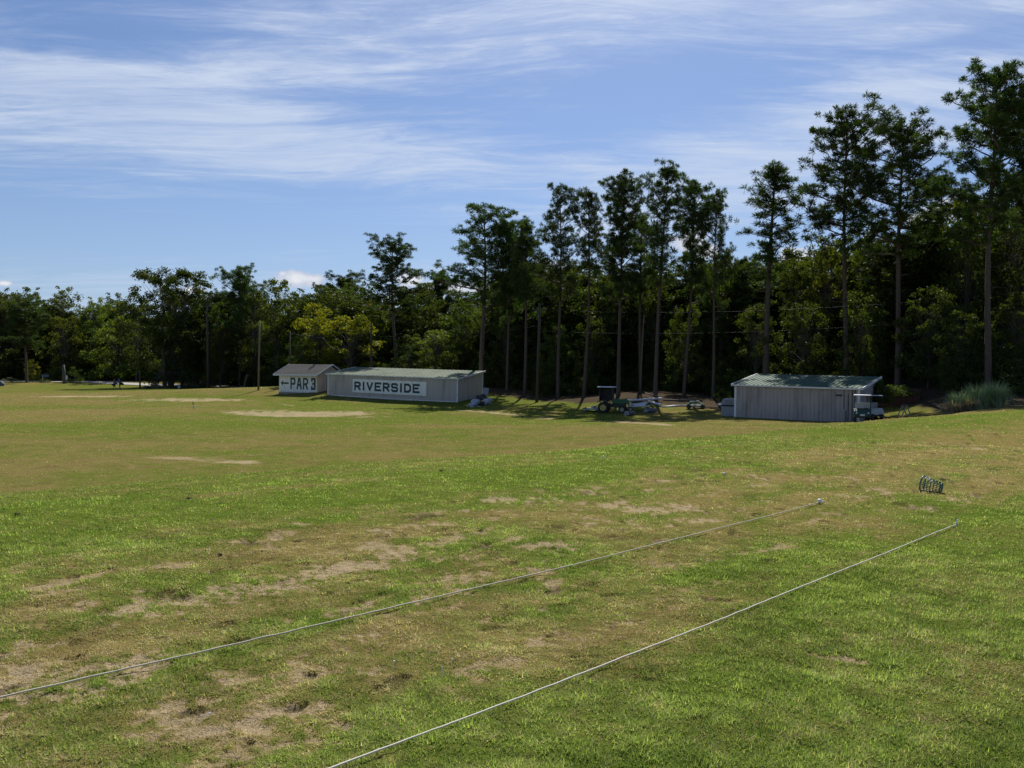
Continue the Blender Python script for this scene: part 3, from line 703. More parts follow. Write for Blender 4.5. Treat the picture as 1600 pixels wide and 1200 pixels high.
BL = [ # kind, px, top, D, width px, material, label
    ('giant', 266, 415, 152, 128, M_leafd, 'huge dark many stemmed tree standing by itself on the left field above the brush pile'),
    ('column', 284, 419, 153, 66, M_leafd, 'dark tree standing close against the right side of the huge dark tree'),
    ('round', 304, 478, 158, 46, M_leaf, 'light olive green lower tree right of the huge dark tree'),
    ('high', 98, 443, 195, 62, M_leaf, 'rounded tree whose top stands highest among the left woodland'),
    ('oak', 10, 452, 190, 70, M_leaf, 'broad green tree at the left edge of the view behind the dark pine'),
    ('broad', 100, 486, 182, 66, M_leaf, 'lighter green rounded tree in front of the highest left woodland tree'),
    ('high', 150, 460, 190, 60, M_leaf, 'mid green tree in the left woodland above the pale post'),
    ('broad', 185, 482, 180, 90, M_leaf, 'spreading green tree behind the two walking golfers'),
    ('loose', 213, 452, 176, 60, M_leafd, 'darker feathery tree leaning in behind the left side of the huge dark tree'),
    ('round', 50, 560, 172, 26, M_leafy, 'small yellow green tree beside the trunk of the far left pine'),
    ('bush', 118, 570, 168, 34, M_leaf, 'rounded olive bush beside the pale post at the road'),
    ('high', 344, 466, 152, 50, M_leafd, 'shady tree just right of the light olive tree'),
    ('round', 345, 505, 148, 54, M_leaf, 'bright mid height tree behind the slim black light pole'),
    ('column', 432, 432, 140, 64, M_leaf, 'tall broad crowned tree left of the PAR 3 building'),
    ('column', 398, 452, 145, 50, M_leafd, 'dark narrow tree beside the tree left of the PAR 3 building'),
    ('round', 498, 470, 126, 76, M_leafy, 'tall bright yellow green tree above the PAR 3 building roof'),
    ('oak', 548, 488, 122, 92, M_leafy, 'bushy bright yellow green tree above the left end of the Riverside shed'),
    ('round', 585, 470, 128, 52, M_leaf, 'green tree with yellow tips just left of the lone tall pine'),
    ('loose', 574, 466, 136, 22, foliage('leaves_rust', (.10, .045, .012), (.20, .085, .02), .35), 'small rusty orange tree top peeking out by the lone pine'),
    ('dense', 536, 430, 165, 68, M_needled, 'dark domed pine on the skyline right of the small white cloud'),
    ('dense', 505, 446, 170, 50, M_needled, 'low dark pine on the skyline left of the dark domed pine'),
    ('dense', 688, 426, 150, 60, M_needled, 'dark domed pine on the skyline left of the pine with the long lower limb'),
    ('round', 470, 520, 122, 50, M_leafd, 'shaded bushy tree directly behind the PAR 3 building'),
    ('oak', 680, 512, 112, 86, M_leaf, 'leafy green tree close behind the right part of the Riverside shed'),
    ('column', 722, 470, 116, 56, M_leafd, 'dark vine covered tree by the pine with the long lower limb'),
    ('round', 640, 520, 114, 60, M_leafd, 'shaded leafy tree behind the middle of the Riverside shed'),
    ('oak', 1125, 392, 92, 74, M_leafd, 'dark domed broadleaf tree below the thin crowned pine'),
    ('high', 1245, 398, 88, 70, M_leafd, 'green tree in the low skyline right of the slim cone shaped pine'),
    ('high', 1288, 358, 86, 74, M_leaf, 'tall leafy tree left of the tall straight pine, above the right shed'),
    ('high', 1365, 320, 84, 76, M_leafd, 'tall dark leafy tree between the tall straight pine and the wide topped pine'),
    ('high', 1432, 338, 80, 80, M_leafd, 'leafy tree under the small white cloud at the right'),
    ('column', 1508, 300, 74, 84, M_leaf, 'leafy tree just left of the trunk of the largest pine'),
    ('column', 1580, 268, 72, 90, M_leafd, 'tall dark leafy tree at the right edge behind the largest pine'),
    ('oak', 1180, 470, 82, 70, M_leafm, 'low leafy tree with light tips behind the left end of the right shed'),
    ('oak', 1255, 468, 78, 76, M_leafm, 'low leafy tree above the middle of the green roof of the right shed'),
    ('round', 1345, 450, 76, 80, M_leafm, 'leafy tree with light tips between the two pines behind the right shed'),
    ('oak', 1450, 440, 70, 90, M_leafm, 'rounded leafy tree behind the rusty container'),
    ('round', 1500, 480, 66, 80, M_leafm, 'low leafy tree with yellow green tips left of the largest pine trunk'),
    ('oak', 1590, 450, 64, 90, M_leafd, 'dark leafy tree at the right edge beyond the ornamental grass'),
    ('round', 1070, 470, 88, 60, M_leafm, 'leafy tree among the pine trunks above the white pipes'),
    ('oak', 1020, 430, 98, 66, M_leafd, 'shaded tree filling the gap behind the leaning pine'),
    ('round', 925, 490, 96, 66, M_leafm, 'leafy understory tree behind the tractor canopy'),
    ('oak', 950, 420, 102, 62, M_leafd, 'shaded tree behind the dense dark pine'),
    ('round', 868, 500, 100, 60, M_leafm, 'leafy understory tree right of the utility pole'),
    ('high', 845, 408, 112, 40, M_needled, 'narrow dark cedar like tree behind the top of the utility pole'),
    ('oak', 900, 440, 110, 56, M_leafd, 'shaded tree between the sparse pine and the dark slender pine'),
    ('round', 790, 480, 108, 60, M_leafd, 'dark understory tree left of the utility pole'),
    ('high', 770, 436, 120, 56, M_leaf, 'green tree behind the pine with the long lower limb'),
]
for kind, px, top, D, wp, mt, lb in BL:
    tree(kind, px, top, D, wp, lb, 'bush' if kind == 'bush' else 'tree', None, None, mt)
# further trees that nothing tells apart, zone by zone behind the front rows
zones = [ # px0, px1, D0, D1, top0, top1, n, group/label
    (-40, 240, 186, 205, 462, 500, 12, 'green woodland tree in the crowded row behind the left field road', 'trees of the woodland behind the left field'),
    (300, 500, 150, 175, 455, 500, 9, 'woodland tree in the crowded row left of the PAR 3 building', 'woodland trees left of the PAR 3 building'),
    (480, 780, 130, 165, 440, 480, 14, 'dark woodland tree in the crowded mass above the Riverside shed', 'woodland trees above the Riverside shed'),
    (760, 1120, 104, 130, 405, 455, 20, 'shaded woodland tree crowded behind the row of tall pine trunks', 'woodland trees behind the tall pine trunks'),
    (1110, 1330, 92, 112, 400, 450, 11, 'shaded woodland tree crowded above the roof of the right shed', 'woodland trees above the right shed'),
    (1320, 1680, 78, 98, 350, 430, 14, 'shaded woodland tree crowded behind the largest pines at the right', 'woodland trees behind the right pines'),
]
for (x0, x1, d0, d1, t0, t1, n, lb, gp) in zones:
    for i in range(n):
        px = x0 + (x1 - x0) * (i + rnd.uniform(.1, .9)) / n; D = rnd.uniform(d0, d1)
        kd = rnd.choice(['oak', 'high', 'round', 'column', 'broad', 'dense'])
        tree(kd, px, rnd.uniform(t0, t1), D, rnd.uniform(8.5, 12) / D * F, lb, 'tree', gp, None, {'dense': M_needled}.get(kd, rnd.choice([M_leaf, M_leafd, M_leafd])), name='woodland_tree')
# the far mass of the wood and the undergrowth below it: instanced, nobody could count it
def scatter(name, label, cat, pts, scl, idx, meshes, mats, objmat):
    n = len(pts)
    me = bpy.data.meshes.new(name); me.from_pydata(pts, [], [])
    for nm, tp, val in (('scl', 'FLOAT_VECTOR', scl), ('idx', 'INT', idx), ('yaw', 'FLOAT', [rnd.uniform(0, 6.28) for _ in range(n)])):
        a = me.attributes.new(nm, tp, 'POINT')
        a.data.foreach_set('vector' if tp == 'FLOAT_VECTOR' else 'value', np.asarray(val, np.int32 if tp == 'INT' else np.float32).ravel())
    o = link(name, me); tag(o, label, cat, kind='stuff')
    for m_ in mats: me.materials.append(m_)
    ng = bpy.data.node_groups.new(name, 'GeometryNodeTree')
    ng.interface.new_socket('Geometry', in_out='INPUT', socket_type='NodeSocketGeometry')
    ng.interface.new_socket('Geometry', in_out='OUTPUT', socket_type='NodeSocketGeometry')
    N = ng.nodes; L = ng.links
    gi = N.new('NodeGroupInput'); go = N.new('NodeGroupOutput'); iop = N.new('GeometryNodeInstanceOnPoints')
    m2p = N.new('GeometryNodeMeshToPoints'); L.new(gi.outputs[0], m2p.inputs[0]); L.new(m2p.outputs[0], iop.inputs['Points'])
    jo = N.new('GeometryNodeJoinGeometry')
    for src in meshes:
        ob = N.new('GeometryNodeObjectInfo'); ob.inputs['Object'].default_value = src; ob.transform_space = 'ORIGINAL'
        ob.inputs['As Instance'].default_value = True
        L.new(ob.outputs['Geometry'], jo.inputs[0])
    L.new(jo.outputs[0], iop.inputs['Instance'])
    iop.inputs['Pick Instance'].default_value = True
    def na_(nm, tp):
        a = N.new('GeometryNodeInputNamedAttribute'); a.data_type = tp; a.inputs['Name'].default_value = nm; return a.outputs[0]
    L.new(na_('idx', 'INT'), iop.inputs['Instance Index'])
    cx = N.new('ShaderNodeCombineXYZ'); L.new(na_('yaw', 'FLOAT'), cx.inputs[2])
    e2r = N.new('FunctionNodeEulerToRotation'); L.new(cx.outputs[0], e2r.inputs[0]); L.new(e2r.outputs[0], iop.inputs['Rotation'])
    L.new(na_('scl', 'FLOAT_VECTOR'), iop.inputs['Scale'])
    if objmat is not None:
        me.materials.append(objmat)
        sm = N.new('GeometryNodeSetMaterial'); sm.inputs['Material'].default_value = objmat
        L.new(jo.outputs[0], sm.inputs[0]); L.new(sm.outputs[0], iop.inputs['Instance'])
    L.new(iop.outputs[0], go.inputs[0])
    md = o.modifiers.new('scatter', 'NODES'); md.node_group = ng
    return o
def src(kind):                                                        # a crown already standing in the scene
    lib = PINE if kind in PINE else BROAD
    return next(o for o in COL.objects if o.data == lib[kind][1])
kinds = ['oak', 'round', 'broad', 'high']
pts = []; scl = []; idx = []
for px, D, h in [(p_, d_, t_) for p_ in range(-160, 1800, 26) for (d_, t_) in ((0, 0), (13, 1), (26, 2))]:
    q = G(px + rnd.uniform(-12, 12), 100); a = q.x / q.y
    D0 = float(edge_of_wood(np.array([a * 100]), np.array([100.]))[0])
    DD = D0 * 1.0 + 26 + D * 1.2 + rnd.uniform(-4, 4)
    g = G(px, DD); k = rnd.randrange(4); H = (14, 13, 12, 18)[k]
    tz = (582 - np.interp(px, [0, 300, 420, 500, 700, 1000, 1150, 1300, 1450, 1600], [490, 492, 480, 480, 466, 450, 440, 405, 375, 335])) / F * DD + 1.65 - g.z
    s_ = tz / H * rnd.uniform(.82, 1.04); sx = rnd.uniform(.9, 1.3)
    pts.append(tuple(g)); scl.append((sx, sx, s_)); idx.append(k)
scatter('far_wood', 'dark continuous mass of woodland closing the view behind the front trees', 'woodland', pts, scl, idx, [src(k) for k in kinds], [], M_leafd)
pts = []; scl = []
for px in range(-120, 1720, 7):
    for row in range(3):
        q = G(px, 100); a = q.x / q.y
        D0 = float(edge_of_wood(np.array([a * 100]), np.array([100.]))[0]) + 9 + row * 7 + rnd.uniform(-2, 4)
        if 880 < px < 1130 or 1385 < px < 1480: D0 += 5
        g = G(px + rnd.uniform(-4, 4), D0)
        s_ = rnd.uniform(.3, .85) + row * .5
        pts.append(tuple(g - Vector((0, 0, .15)))); scl.append((s_, s_, s_ * rnd.uniform(.8, 1.5)))
scatter('undergrowth', 'dark tangled undergrowth along the foot of the wood', 'undergrowth', pts, scl, [0] * len(pts), [src('bush')], [], M_leafd)

# ------------------------------------------------------------------ buildings
STROKES = {
    'R': [[(0, 0), (0, 1), (.74, 1), (1, .84), (1, .62), (.74, .46), (0, .46)], [(.48, .46), (1, 0)]],
    'I': [[(.5, 0), (.5, 1)]], 'V': [[(0, 1), (.5, 0), (1, 1)]],
    'E': [[(1, 0), (0, 0), (0, 1), (1, 1)], [(0, .52), (.78, .52)]],
    'S': [[(0, .14), (.18, 0), (.82, 0), (1, .14), (1, .40), (.82, .52), (.18, .52), (0, .64), (0, .86), (.18, 1), (.82, 1), (1, .86)]],
    'D': [[(0, 0), (0, 1), (.66, 1), (1, .76), (1, .24), (.66, 0), (0, 0)]],
    'P': [[(0, 0), (0, 1), (.8, 1), (1, .88), (1, .58), (.8, .46), (0, .46)]],
    'A': [[(0, 0), (.36, 1), (.64, 1), (1, 0)], [(.16, .36), (.84, .36)]],
    '3': [[(0, .84), (0, 1), (.84, 1), (1, .88), (1, .64), (.80, .51), (1, .38), (1, .12), (.84, 0), (0, 0), (0, .16)], [(.48, .51), (.80, .51)]]}
def letter_mesh(ch, wd, ht, tk, depth=.02):
    """flat painted letter as a thin plate in the XZ plane, outer size wd x ht"""
    nx, nz = max(8, int(wd / .035)), max(12, int(ht / .035)); mb = MB()
    iw, ih = wd - tk, ht - tk
    def inside(x, z):
        for pl_ in STROKES[ch]:
            for (ax, az_), (bx, bz) in zip(pl_[:-1], pl_[1:]):
                A_ = (tk / 2 + ax * iw, tk / 2 + az_ * ih); B_ = (tk / 2 + bx * iw, tk / 2 + bz * ih)
                dx, dz = B_[0] - A_[0], B_[1] - A_[1]; L2 = dx * dx + dz * dz or 1
                tt = max(0, min(1, ((x - A_[0]) * dx + (z - A_[1]) * dz) / L2))
                ex, ez = x - A_[0] - tt * dx, z - A_[1] - tt * dz
                if max(abs(ex), abs(ez)) < tk / 2 if (abs(dx) < 1e-6 or abs(dz) < 1e-6) else math.hypot(ex, ez) < tk * .5: return True
        return False
    for k in range(nz):
        z0, z1 = k * ht / nz, (k + 1) * ht / nz; run = None
        for i in range(nx + 1):
            on = i < nx and inside((i + .5) * wd / nx, (z0 + z1) / 2)
            if on and run is None: run = i
            if not on and run is not None:
                x0, x1 = run * wd / nx, i * wd / nx
                mb.add([(x0, 0, z0), (x1, 0, z0), (x1, 0, z1), (x0, 0, z1)], [(0, 1, 2, 3)]); run = None
    return mb
def ribbed(x0, x1, z0, z1, pitch=.3, dep=.03, k=0.0, ztop=None):
    """ribbed sheet along X facing -Y; k is the fall of the base per metre"""
    xs = []; x = x0
    while x < x1 - .01:
        for o, d in ((0, 0), (pitch * .72, 0), (pitch * .78, -dep), (pitch * .93, -dep), (pitch * .99, 0)):
            if x + o < x1: xs.append((x + o, d))
        x += pitch
    xs.append((x1, 0)); mb = MB(); V = []
    for (x, d) in xs:
        zt = z1 if ztop is None else ztop(x)
        V += [(x, d, z0 + k * x), (x, d, zt + k * x)]
    return mb.add(V, [(2 * i, 2 * i + 2, 2 * i + 3, 2 * i + 1) for i in range(len(xs) - 1)])
M_clad = paint('cladding', (.50, .44, .395), .6, dirt=.5, scale=1.3, dirtcol=(.16, .14, .12), streak=True)
M_clad2 = paint('cladding_stained', (.41, .36, .335), .6, dirt=.6, scale=1.8, dirtcol=(.13, .115, .10), streak=True)
M_trim = paint('trim', (.76, .75, .73), .5, dirt=.3, scale=2)
M_roofp = paint('roof_pale_green', (.135, .165, .115), .8, dirt=.8, scale=.6, dirtcol=(.07, .105, .065), spec=.15)
M_roofg = paint('roof_green', (.06, .11, .075), .75, dirt=.5, scale=1.0, dirtcol=(.12, .165, .125), spec=.15)
M_sign = paint('sign_white', (.86, .84, .80), .6, dirt=.3, scale=3, streak=True)
M_letter = paint('letter_dark', (.018, .045, .055), .6, dirt=.2, scale=8, dirtcol=(.2, .22, .22))
M_letter2 = paint('letter_green', (.02, .055, .04), .6, dirt=.35, scale=8, dirtcol=(.3, .33, .32))
def metal_shed(name, label, L, Rr, depth, ht, rise, k, matw, matr, rib, over=.25, pitch=.3):
    d = Rr - L; rz = math.atan2(d.y, d.x); Ln = math.hypot(d.x, d.y)
    e = thing(name, label, 'shed', L, rz)
    Sh = Matrix(((1, 0, 0, 0), (0, 1, 0, 0), (k, 0, 1, 0), (0, 0, 0, 1)))
    w_ = ribbed(0, Ln, -.25, ht, pitch, .03, k).build('front_wall', matw, e)
    def endw(x, flip, nm):
        mb = ribbed(0, depth, -.25, ht, pitch, .03 if not flip else -.03, 0, lambda q: ht + rise * q / depth)
        o = mb.build(nm, matw, e); M_ = Matrix.Translation((x, 0, k * x)) @ Matrix.Rotation(R(90), 4, 'Z')
        o.data.transform(M_); return o
    endw(Ln - .002, False, 'end_wall'); endw(.002, True, 'end_wall')
    MB().add([(0, depth, -.2), (Ln, depth, -.2 + k * Ln), (Ln, depth, ht + rise + k * Ln), (0, depth, ht + rise)], [(0, 1, 2, 3)]).build('back_wall', matw, e)
    # roof: ribbed sheet sloping up to the back
    x0, x1, y0, y1 = -over, Ln + over, -.18, depth + over
    sl = rise / depth; zr = lambda y: ht + .05 + sl * y
    mb = MB(); x = x0; xs = []
    while x < x1 - .01:
        for o, h in ((0, 0), (rib * .76, 0), (rib * .81, .035), (rib * .93, .035), (rib * .985, 0)):
            if x + o < x1: xs.append((x + o, h))
        x += rib
    xs.append((x1, 0)); V = []; ny = 5
    for (x, h) in xs:
        for j in range(ny): y = y0 + (y1 - y0) * j / (ny - 1); V.append((x, y, zr(y) + h + k * x))
    mb.add(V, [(i * ny + j, (i + 1) * ny + j, (i + 1) * ny + j + 1, i * ny + j + 1) for i in range(len(xs) - 1) for j in range(ny - 1)])
    mb.build('roof', matr, e)
    MB().box(((x0 + x1) / 2, y0 - .032, zr(y0) - .055), (x1 - x0, .05, .11), Sh).build('eave_trim', M_trim, e)
    for x in (x0 - .03, x1 + .03):
        m2 = MB(); a = Vector((x, y0 - .06, zr(y0 - .06) - .04)); b = Vector((x, y1, zr(y1) - .04))
        m2.add([(x - .025, a.y, a.z - .09), (x + .025, a.y, a.z - .09), (x + .025, a.y, a.z + .09), (x - .025, a.y, a.z + .09),
                (x - .025, b.y, b.z - .09), (x + .025, b.y, b.z - .09), (x + .025, b.y, b.z + .09), (x - .025, b.y, b.z + .09)],
               [(0, 1, 2, 3), (7, 6, 5, 4), (0, 4, 5, 1), (1, 5, 6, 2), (2, 6, 7, 3), (3, 7, 4, 0)], Sh).build('rake_trim', M_trim, e)
    for (x, y) in ((-.005, -.035), (Ln + .005, -.035), (Ln + .005, depth + .02)):
        MB().box((x, y, (ht + (rise if y > 1 else 0)) / 2 - .12), (.16, .08, ht + (rise if y > 1 else 0) + .2), Sh).build('corner_trim', M_trim, e)
    return e, Ln, Sh
# the long shed with the big word sign
rl, rr_ = P(513, 616.7, 102), P(714.7, 627.7, 92)
kk = (rr_.z - rl.z) / math.hypot(rr_.x - rl.x, rr_.y - rl.y)
riv, Ln, Sh = metal_shed('long_shed', 'long grey ribbed metal shed with RIVERSIDE sign and pale green roof', rl, rr_, 5.0, 2.58, .80, kk, M_clad, M_roofp, .62)
sg = MB().box((9.55, -.075, 1.265), (11.1, .05, 1.61), Sh).build('sign', M_sign, riv)
word = 'RIVERSIDE'; xx = 4.30; widths = {'I': .42}
for ch in word:
    wd = widths.get(ch, 1.02)
    o = letter_mesh(ch, wd, 1.06, .255).build('letter', M_letter, sg)
    o.data.transform(Matrix.Translation((xx, -.106, .72 + 0)) ); o.data.transform(Sh); o['label'] = 'letter ' + ch
    xx += wd + .235
MB().box((Ln / 2, -.055, -.05), (Ln, .05, .10), Sh).build('base_trim', M_trim, riv)
# the right shed
sl_ = P(1149, 651.2, 64); dd_ = Vector((.799, -.602, 0))
sr_ = sl_ + dd_ * 9.05; sr_.z = sl_.z - .10
shed, Ls, Sh2 = metal_shed('grey_shed', 'grey ribbed metal shed with ribbed dark green roof beside the golf carts', sl_, sr_, 5.0, 2.48, .78, -.011, M_clad2, M_roofg, .34)
mb = MB()                                                           # rust and torn seams at the right end of the front
for x, z0, z1, wdt in ((8.35, .1, 2.1, .05), (8.05, 1.0, 2.3, .04), (8.62, 0, 2.4, .06), (8.8, .3, 2.45, .05), (7.7, 1.9, 2.02, .45), (8.2, .0, .9, .05)):
    mb.box((x, -.046, (z0 + z1) / 2), (wdt, .012, z1 - z0), Sh2)
mb.build('torn_seam', paint('rust_dark', (.05, .04, .035), .9, dirt=.6), shed)
# PAR 3 building
M_wallw = paint('white_block', (.84, .81, .76), .8, dirt=.5, scale=2, dirtcol=(.38, .35, .30), streak=True, bump=.2)
M_cream = paint('cream_wall', (.86, .68, .50), .8, dirt=.4, scale=1.5, dirtcol=(.38, .30, .22), streak=True)
M_shing = paint('shingles', (.05, .047, .046), .95, dirt=.4, scale=9, dirtcol=(.09, .085, .08), bump=.6)
pr = P(495.5, 613.4, 104.5); pl_ = P(436, 615.6, 108.2)
d_ = pr - pl_; rz = math.atan2(d_.y, d_.x); Lp = math.hypot(d_.x, d_.y); dp = 4.4; hp = 2.42; kp = (pr.z - pl_.z) / Lp * .8
e = thing('range_hut', 'small white hut lettered PAR 3 with a left arrow and dark shingled gable roof', 'hut', pl_, rz)
h0 = .12
MB().box((Lp / 2, dp / 2, -.25), (Lp + .06, dp + .06, 1.1)).build('foundation', M_conc, e)
MB().add([(0, 0, .3), (Lp - .35, 0, .3), (Lp - .35, 0, hp + .3), (0, 0, hp + .3)], [(0, 1, 2, 3)]).build('front_wall', M_wallw, e)
MB().add([(Lp - .35, 0, .3), (Lp, 0, .3), (Lp, 0, hp + .3), (Lp - .35, 0, hp + .3)], [(0, 1, 2, 3)]).build('front_wall', M_cream, e)
gb = lambda x, f: MB().add([(x, 0, .3), (x, dp, .3), (x, dp, hp + .3), (x, dp / 2, hp + 1.4), (x, 0, hp + .3)], [(0, 1, 2, 3, 4) if f else (4, 3, 2, 1, 0)])
gb(Lp, True).build('gable_wall', M_cream, e); gb(0, False).build('gable_wall', M_wallw, e)
MB().add([(0, dp, .3), (Lp, dp, .3), (Lp, dp, hp + .3), (0, dp, hp + .3)], [(3, 2, 1, 0)]).build('back_wall', M_wallw, e)
ov = .55; zt = hp + .3; slp = 1.1 / (dp / 2)
rf = MB()
for sgn in (0, 1):
    ya, yb = (-ov, dp / 2) if sgn == 0 else (dp + ov, dp / 2)
    za = zt - slp * ov + .10; zb = zt + 1.1 + .10
    n = 9
    for i in range(n):                                              # shingle courses, each a step proud of the next
        f0, f1 = i / n, (i + 1) / n
        y0, y1 = ya + (yb - ya) * f0, ya + (yb - ya) * f1; z0, z1 = za + (zb - za) * f0, za + (zb - za) * f1
        rf.add([(-.5, y0, z0 + .03), (Lp + .5, y0, z0 + .03), (Lp + .5, y1, z1), (-.5, y1, z1), (-.5, y0, z0 - .05), (Lp + .5, y0, z0 - .05)],
               [(0, 1, 2, 3), (4, 5, 1, 0)])
    rf.add([(-.5, ya, za - .05), (Lp + .5, ya, za - .05), (Lp + .5, yb, zb - .06), (-.5, yb, zb - .06)], [(3, 2, 1, 0)])
rf.build('roof', M_shing, e)
MB().box((Lp / 2, -ov - .02, zt - slp * ov + .06), (Lp + 1.04, .04, .20)).build('fascia', M_white, e)
for x in (Lp + .52, -.52):
    for (ya, yb) in ((-ov - .04, dp / 2), (dp + ov + .04, dp / 2)):
        za = zt - slp * ov + .06; zb = zt + 1.1 + .08
        MB().add([(x - .02, ya, za - .1), (x + .02, ya, za - .1), (x + .02, ya, za + .1), (x - .02, ya, za + .1), (x - .02, yb, zb - .1), (x + .02, yb, zb - .1), (x + .02, yb, zb + .1), (x - .02, yb, zb + .1)],
                 [(0, 1, 2, 3), (7, 6, 5, 4), (0, 4, 5, 1), (1, 5, 6, 2), (2, 6, 7, 3), (3, 7, 4, 0)]).build('rake_trim', M_white, e)
dr_ = MB().box((Lp + .03, 2.3, 1.38), (.05, 1.5, 2.1)).build('door', paint('door_cream', (.58, .48, .39), .7, dirt=.3), e)
MB().box((Lp + .08, 3.0, 1.35), (.05, .12, .12)).build('handle', paint('hinge_dark', (.03, .03, .03)), dr_)
MB().box((Lp + .08, 3.0, 2.15), (.05, .14, .06)).build('hinge', paint('hinge_black', (.03, .03, .03)), dr_)
MB().box((Lp + .06, 2.5, 2.75), (.1, .5, .12)).build('lamp_hood', paint('hood_dark', (.03, .03, .03)), e)
pnl = MB().box((Lp * .445, -.02, 1.42), (Lp * .845, .03, 2.05)).build('sign', M_sign, e)
xx = 2.15
for ch, wd in (('P', .92), ('A', .95), ('R', .92), (' ', .12), ('3', .78)):
    if ch != ' ':
        o = letter_mesh(ch, wd, 1.50, .26).build('letter', M_letter2, pnl); o.data.transform(Matrix.Translation((xx, -.045, .68))); o['label'] = 'painted ' + ch
    xx += wd + .20
MB().prism([(.32, 1.45), (.78, 1.83), (.72, 1.56), (1.82, 1.56), (1.82, 1.34), (.72, 1.34), (.78, 1.07)], -.047, -.040).build('arrow', M_letter2, pnl)

M_woodp = paint('pale_wood', (.48, .40, .30), .9, dirt=.4, scale=8, bump=.3)
# ------------------------------------------------------------------ objects
M_rubber = paint('rubber', (.025, .025, .026), .85, dirt=.5, dirtcol=(.10, .085, .06))
M_dark = paint('dark_metal', (.035, .035, .036), .6, dirt=.3)
M_grey = paint('grey_metal', (.25, .26, .28), .5, dirt=.4)
M_bluegrey = paint('roller_grey', (.13, .145, .18), .5, dirt=.4)
M_gtrac = paint('tractor_green', (.02, .105, .04), .4, dirt=.2)
M_yel = paint('rim_yellow', (.55, .45, .12), .5, dirt=.4)
M_rim = paint('rim_tan', (.40, .36, .27), .6, dirt=.4)
M_wood = paint('weathered_wood', (.17, .135, .105), .9, dirt=.5, scale=8, dirtcol=(.10, .08, .06), bump=.4)
M_woodd = paint('dark_wood', (.07, .055, .045), .9, dirt=.4, scale=8, bump=.4)
M_rope = paint('rope_white', (.66, .61, .50), .8, dirt=.35, scale=30, dirtcol=(.40, .36, .28))
M_rope2 = paint('rope_dirty', (.60, .53, .41), .85, dirt=.5, scale=25, dirtcol=(.26, .22, .16))
M_ball = paint('ball_white', (.82, .80, .76), .35, dirt=.1, scale=60)
M_bask = paint('basket_green', (.02, .105, .085), .35, dirt=.15, spec=.6)
M_canopy = paint('canopy', (.62, .61, .60), .5, dirt=.2)
M_blackp = paint('black_plastic', (.02, .02, .022), .4, dirt=.1)

def wheel(parent, c, r, wd, rimm, name='wheel', axis='Y', hub=.55):
    tp = [(r * .60, -wd / 2), (r * .92, -wd / 2), (r, -wd * .32), (r, wd * .32), (r * .92, wd / 2), (r * .60, wd / 2), (r * .60, -wd / 2)]
    tyre = MB().lathe(tp, axis, 22, None, c)
    for k in range(22):                                            # tread lugs
        a = 2 * math.pi * k / 22; q = (r * 1.0 * math.cos(a), r * math.sin(a))
        M_ = Matrix.Translation((c[0] + q[0], c[1], c[2] + q[1])) @ Matrix.Rotation(-a, 4, 'Y')
        tyre.box((0, 0, 0), (.05 * r / .4, wd * .9, .05 * r / .4), M_)
    w_ = tyre.build(name, M_rubber, parent)
    rm = MB().lathe([(r * .60, -wd * .42), (r * .52, -wd * .30), (r * .25, -wd * .22), (r * .22, -wd * .34), (.001, -wd * .34)], axis, 20, None, c)
    rm.lathe([(r * .60, wd * .42), (r * .52, wd * .30), (r * .25, wd * .22), (r * .22, wd * .34), (.001, wd * .34)], axis, 20, None, c)
    rm.build('rim', rimm, w_, True)
    return w_

# ---- ropes across the tee
def rope(x0, y0, x1, y1, mat, r, label, name='rope', seed=0):
    a = hit(x0, y0); b = hit(x1, y1); d = (b - a); d.z = 0; L = d.length; d.normalize(); a = a - d * 1.2; s_ = Vector((-d.y, d.x, 0))
    n = int((L + 1.2) / .06); pts = []
    for i in range(n + 1):
        q = a + d * ((L + 1.2) * i / n)
        off = .010 * math.sin(i * .03 + seed) + .0015 * math.sin(i * .23 + seed * 2)
        if i > n - 10: off *= (n - i) / 10
        q = q + s_ * off
        zz = sum(gz(q.x + d.x * o_, q.y + d.y * o_) for o_ in (-.8, -.5, -.25, 0, .25, .5, .8)) / 7
        pts.append(Vector((q.x, q.y, zz + r + .018)))
    o = MB().path(pts, r, 7).build(name, mat, None, True)
    return tag(o, label, 'rope'), pts[-1], d
r1, e1, d1 = rope(0, 1101, 1279, 787.5, M_rope2, .0052, 'longer dirty white rope lying across the worn turf, farther from the viewer', seed=1)
r2, e2, d2 = rope(535, 1200, 1494, 823.5, M_rope, .0048, 'nearer clean white rope lying along the edge of the fresh green grass', seed=4)
st = thing('stake', 'white stake head pinning the far end of the dirty rope', 'stake', e1 + d1 * .02)
MB().lathe([(.001, .045), (.016, .041), (.027, .030), (.030, .015), (.024, .0), (.012, -.006), (.012, -.10), (.001, -.12)], 'Z', 14).build('head', M_ball, st, True)
MB().box((.045, .005, .012), (.05, .014, .012)).build('peg', M_white, st, bevel=.003)
st = thing('stake', 'bent white stake standing at the far end of the clean rope', 'stake', e2 + d2 * .01)
MB().path([(0, 0, -.08), (0, 0, .02), (.004, 0, .045), (.018, .0, .058), (.026, 0, .048)], [.006, .006, .0055, .005, .004], 8).build('peg', M_white, st, True)
MB().lathe([(.001, .022), (.016, .018), (.018, .008), (.010, 0)], 'Z', 12).build('knot', M_rope, st, True)
